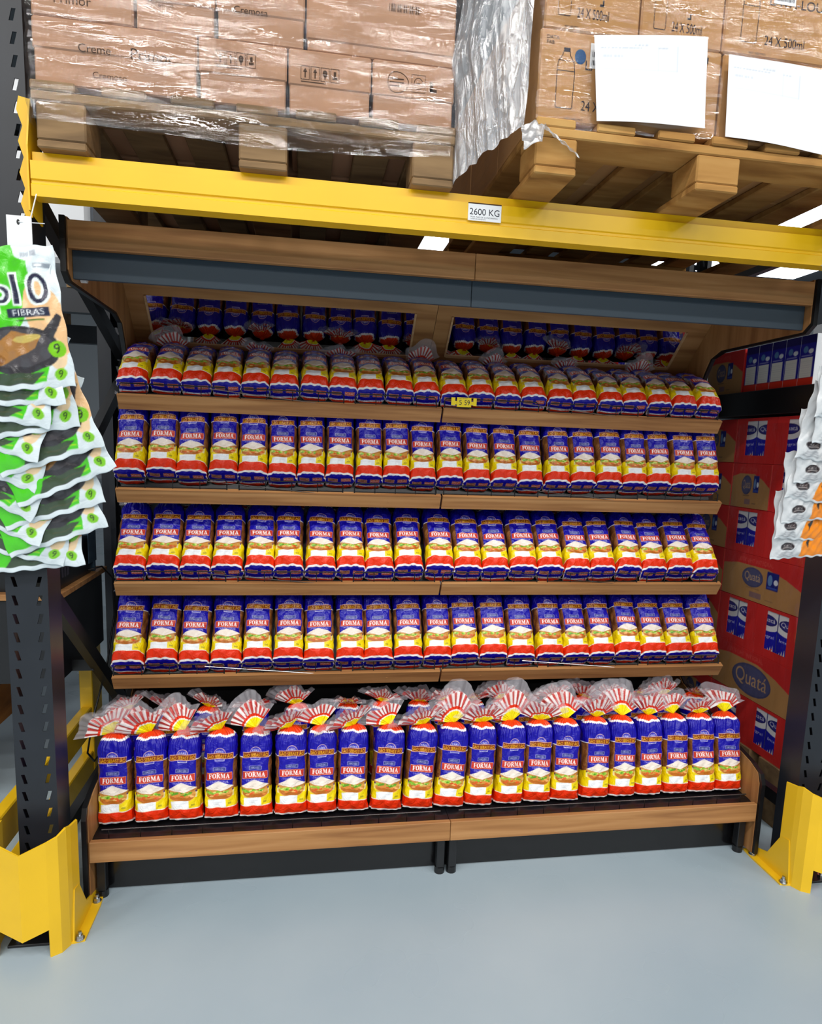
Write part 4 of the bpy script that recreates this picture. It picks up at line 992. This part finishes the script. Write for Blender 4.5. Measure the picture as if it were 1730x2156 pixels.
def kraft_canvas(w, h, big):
    cv = Canvas(0, w, 0, h, .0008, '#b88955'); cv.rect(0, w, h*.78, h, '#cf2f2e'); cv.poly([(w*.55, h*.8), (w, h*.8), (w, h*.48), (w*.8, h*.66)], '#cf2f2e')
    cv.poly([(0, h*.8), (w*.25, h*.8), (0, h*.7)], '#cf2f2e')
    if big: cv.ell(w*.52, h*.4, w*.25, h*.33, '#4a4a6e'); cv.ell(w*.52, h*.4, w*.235, h*.29, '#54547a'); cv.text('Quatá', w*.52, h*.41, h*.36, '#c39c74', w*.40)
    else:
        cv.ell(w*.40, h*.52, w*.135, h*.22, '#4a4a6e'); cv.ell(w*.40, h*.52, w*.123, h*.19, '#555579'); cv.text('Quatá', w*.40, h*.525, h*.22, '#c8a57e', w*.2)
        cv.rect(w*.58, w*.72, h*.36, h*.74, '#20277e'); cv.ell(w*.62, h*.56, w*.028, h*.12, '#6a8fc0'); cv.ell(w*.69, h*.54, w*.026, h*.06, '#e6ecf4'); cv.rect(w*.59, w*.71, h*.38, h*.42, '#3b56b0')
        cv.rect(w*.33, w*.5, h*.27, h*.285, '#7a5c44'); cv.rect(w*.38, w*.53, h*.08, h*.2, '#7b6075', .7); cv.rect(w*.58, w*.68, h*.1, h*.115, '#7a5c44')
    cv.text('LEITE UHT INTEGRAL', w*.42, h*.88, h*.09, '#dc5a50', w*.45)
    return cv
def kraft_case(y0, w, z0, h, big, label):
    t = thing('milk_case', (XM+.15, y0+w/2, z0), label, 'milk case', GM)
    b = MB(); b.box(XM, XM+.3, y0+.0005, y0+w-.0005, z0, z0+h, .002); b.build('case_body', 'red_card', t)
    me = printed_sheet('case_face', kraft_canvas(w-.006, h-.004, big), w-.006, h-.004, int(w/.0026), int(h/.0026)); place_face(me, 'case_face', 'card_print', t, XM-.0008, y0+w-.003, z0+.002)
ZM = [(.235, .195, 'w'), (.4305, .198, 'K'), (.629, .199, 'w'), (.8285, .187, 'k'), (1.016, .183, 'w'), (1.1995, .183, 'm'), (1.383, .183, 'w')]
nm = ['lowest', 'second', 'third', 'fourth', 'fifth', 'sixth', 'seventh']
for i, (z, h, k) in enumerate(ZM):
    wh = '%s layer up' % nm[i]
    if k == 'w':
        window_case(.262, z, h-.0006, wh+', aisle side'); window_case(.5005, z, h-.0006, wh+', mid-stack')
    elif k == 'm':
        window_case(.262, z, h-.0006, wh+', aisle side'); kraft_case(.5005, .2375, z, h-.0006, False, 'half-length kraft milk case, '+wh)
    kraft_case(.739, .26, z, h-.0006, False, 'kraft milk case at the back of the stack, '+wh)
    if k in 'kK': kraft_case(.262, .476, z, h-.0006, k == 'K', ('kraft milk case with a small oval logo and blue square, ' if k == 'k' else 'kraft milk case with a large oval logo, ')+wh)
t = thing('pallet', (2.6, .5, 0), 'dark wooden pallet under the milk cases', 'pallet')
for yy in (.262, .44, .62):
    b = MB(); b.box(2.44, 2.78, yy, yy+.12, .1, .2345); b.build('block', 'pallet_grey', t)
b = MB(); b.box(2.44, 2.78, .26, .74, .0, .099); b.build('bottom_board', 'pallet_grey', t)
# black shelf above with a top row of cartons
b = MB(); b.box(2.425, 3.2, .30, 1.0, 1.575, 1.672, .002); tag(b.build('steel_shelf', 'black_trim'), 'black steel shelf between the milk cases and the top milk cartons', 'shelf')
for k in range(5): milk_carton(.345+k*.0765, 1.6725, .0755, .181, BCE, 'milk carton with a blank white panel on the black shelf, %s from the aisle' % ORD[k], 'milk cartons on the black shelf', XM)
kraft_case(.74, .25, 1.6725, .18, False, 'kraft milk case on the black shelf behind the loose cartons')
mf = MB(); n = 40
V = [(XM-.004-.0015*math.sin(j*.9+i*.3), .25+i*.0125, .235+j*.0335) for j in range(40) for i in range(n)]
o = link('stretch_film', meshfrom('stretch_film', V, gridfaces(40, n)), 'milk_film'); tag(o, 'clear glossy stretch film over the stacked milk cases', 'plastic film')

# ------------------------------------------------------------------ beside the frame: terminal stand, crate, wrapped load
t = thing('black_cabinet', (-.3, .65, .587), 'black cabinet with a wooden top beside the rack frame', 'cabinet')
b = MB(); b.box(-.50, -.128, .41, .93, .868, .888, .002); b.build('cabinet_top', 'lip_wood', t)
b = MB(); b.box(-.47, -.14, .42, .9, .587, .8675, .003); b.build('cabinet_body', 'black_steel', t)
b = MB(); b.box(-.141, -.070, .53, .57, .59, .63); b.build('bracket', 'black_steel', t)
t = thing('price_terminal', (-.27, .6, .8885), 'black price checking terminal with a small grey screen on the wooden cabinet top', 'terminal')
b = MB(); b.prism([(.45, .8885), (.80, .8885), (.80, 1.03), (.62, 1.05), (.45, .95)], 'x', -.40, -.15); b.build('terminal_body', 'black_trim', t)
b = MB(); b.box(-.1505, -.149, .60, .70, .95, 1.02); b.build('terminal_screen', 'screen_glass', t)
b = MB(); [b.box(-.1505, -.149, .50+k*.025, .515+k*.025, .925, .965) for k in range(3)]; b.build('terminal_keys', 'dark_ink', t)
b = MB(); b.box(-.40, -.14, .815, .83, .8885, 1.12, .002); b.box(-.139, -.137, .74, .83, .93, 1.1); b.build('terminal_display', 'screen_glass', t)
pts = [(-.145, .75, .905), (-.11, .80, .91), (-.08, .83, .86), (-.07, .80, .72), (-.075, .70, .55), (-.085, .55, .40), (-.09, .50, .30), (-.1, .6, .22), (-.11, .75, .2)]
b = MB(); b.tube(pts, .0035, 6); tag(b.build('power_cable', 'cable_black', smooth=True), 'thin black cable hanging from the terminal beside the rack frame', 'cable')
t = thing('wooden_crate_table', (-.8, .9, 0), 'brown plank-sided wooden table in the neighbouring bay', 'table')
for k in range(5):
    b = MB(); b.box(-.57, -.55, .72, 1.4, .235+k*.17, .235+k*.17+.162, .003); b.build('plank', 'crate_wood', t)
    b = MB(); b.box(-1.35, -.572, .72, .74, .235+k*.17, .235+k*.17+.162, .003); b.build('plank', 'crate_wood', t)
for x in (-.61, -1.3):
    for y in (.78, 1.34): b = MB(); b.box(x-.03, x+.03, y-.03, y+.03, 0, 1.08); b.build('leg', 'crate_wood', t)
b = MB(); b.box(-1.36, -.545, .71, 1.41, 1.085, 1.105, .003); b.build('table_top', 'crate_wood', t)
t = thing('rear_rack_frame', (-.75, 1.85, 0), 'black rack frame of the row behind carrying the white wrapped load', 'rack frame')
for x in (-.20, -1.31):
    for y in (1.36, 2.38):
        b = MB(); b.box(x-.05, x+.05, y-.04, y+.04, 0, 2.9); b.build('post', 'post_steel', t)
for y in (1.36, 2.38):
    b = MB(); b.box(-1.26, -.25, y-.025, y+.025, 1.93, 2.03); b.build('beam', 'post_steel', t)
t = thing('wrapped_pallet_load', (-.75, 1.85, 2.031), 'pallet load wrapped in white film on the rack behind', 'pallet load')
b = MB(); b.box(-1.24, -.27, 1.33, 2.4, 2.131, 2.85, .02); b.build('film_wrapped_goods', 'carton_white', t)
b = MB(); [b.box(x, x+.1, 1.33, 2.4, 2.031, 2.131) for x in (-1.24, -.8, -.37)]; b.build('pallet_base', 'pallet_grey', t)
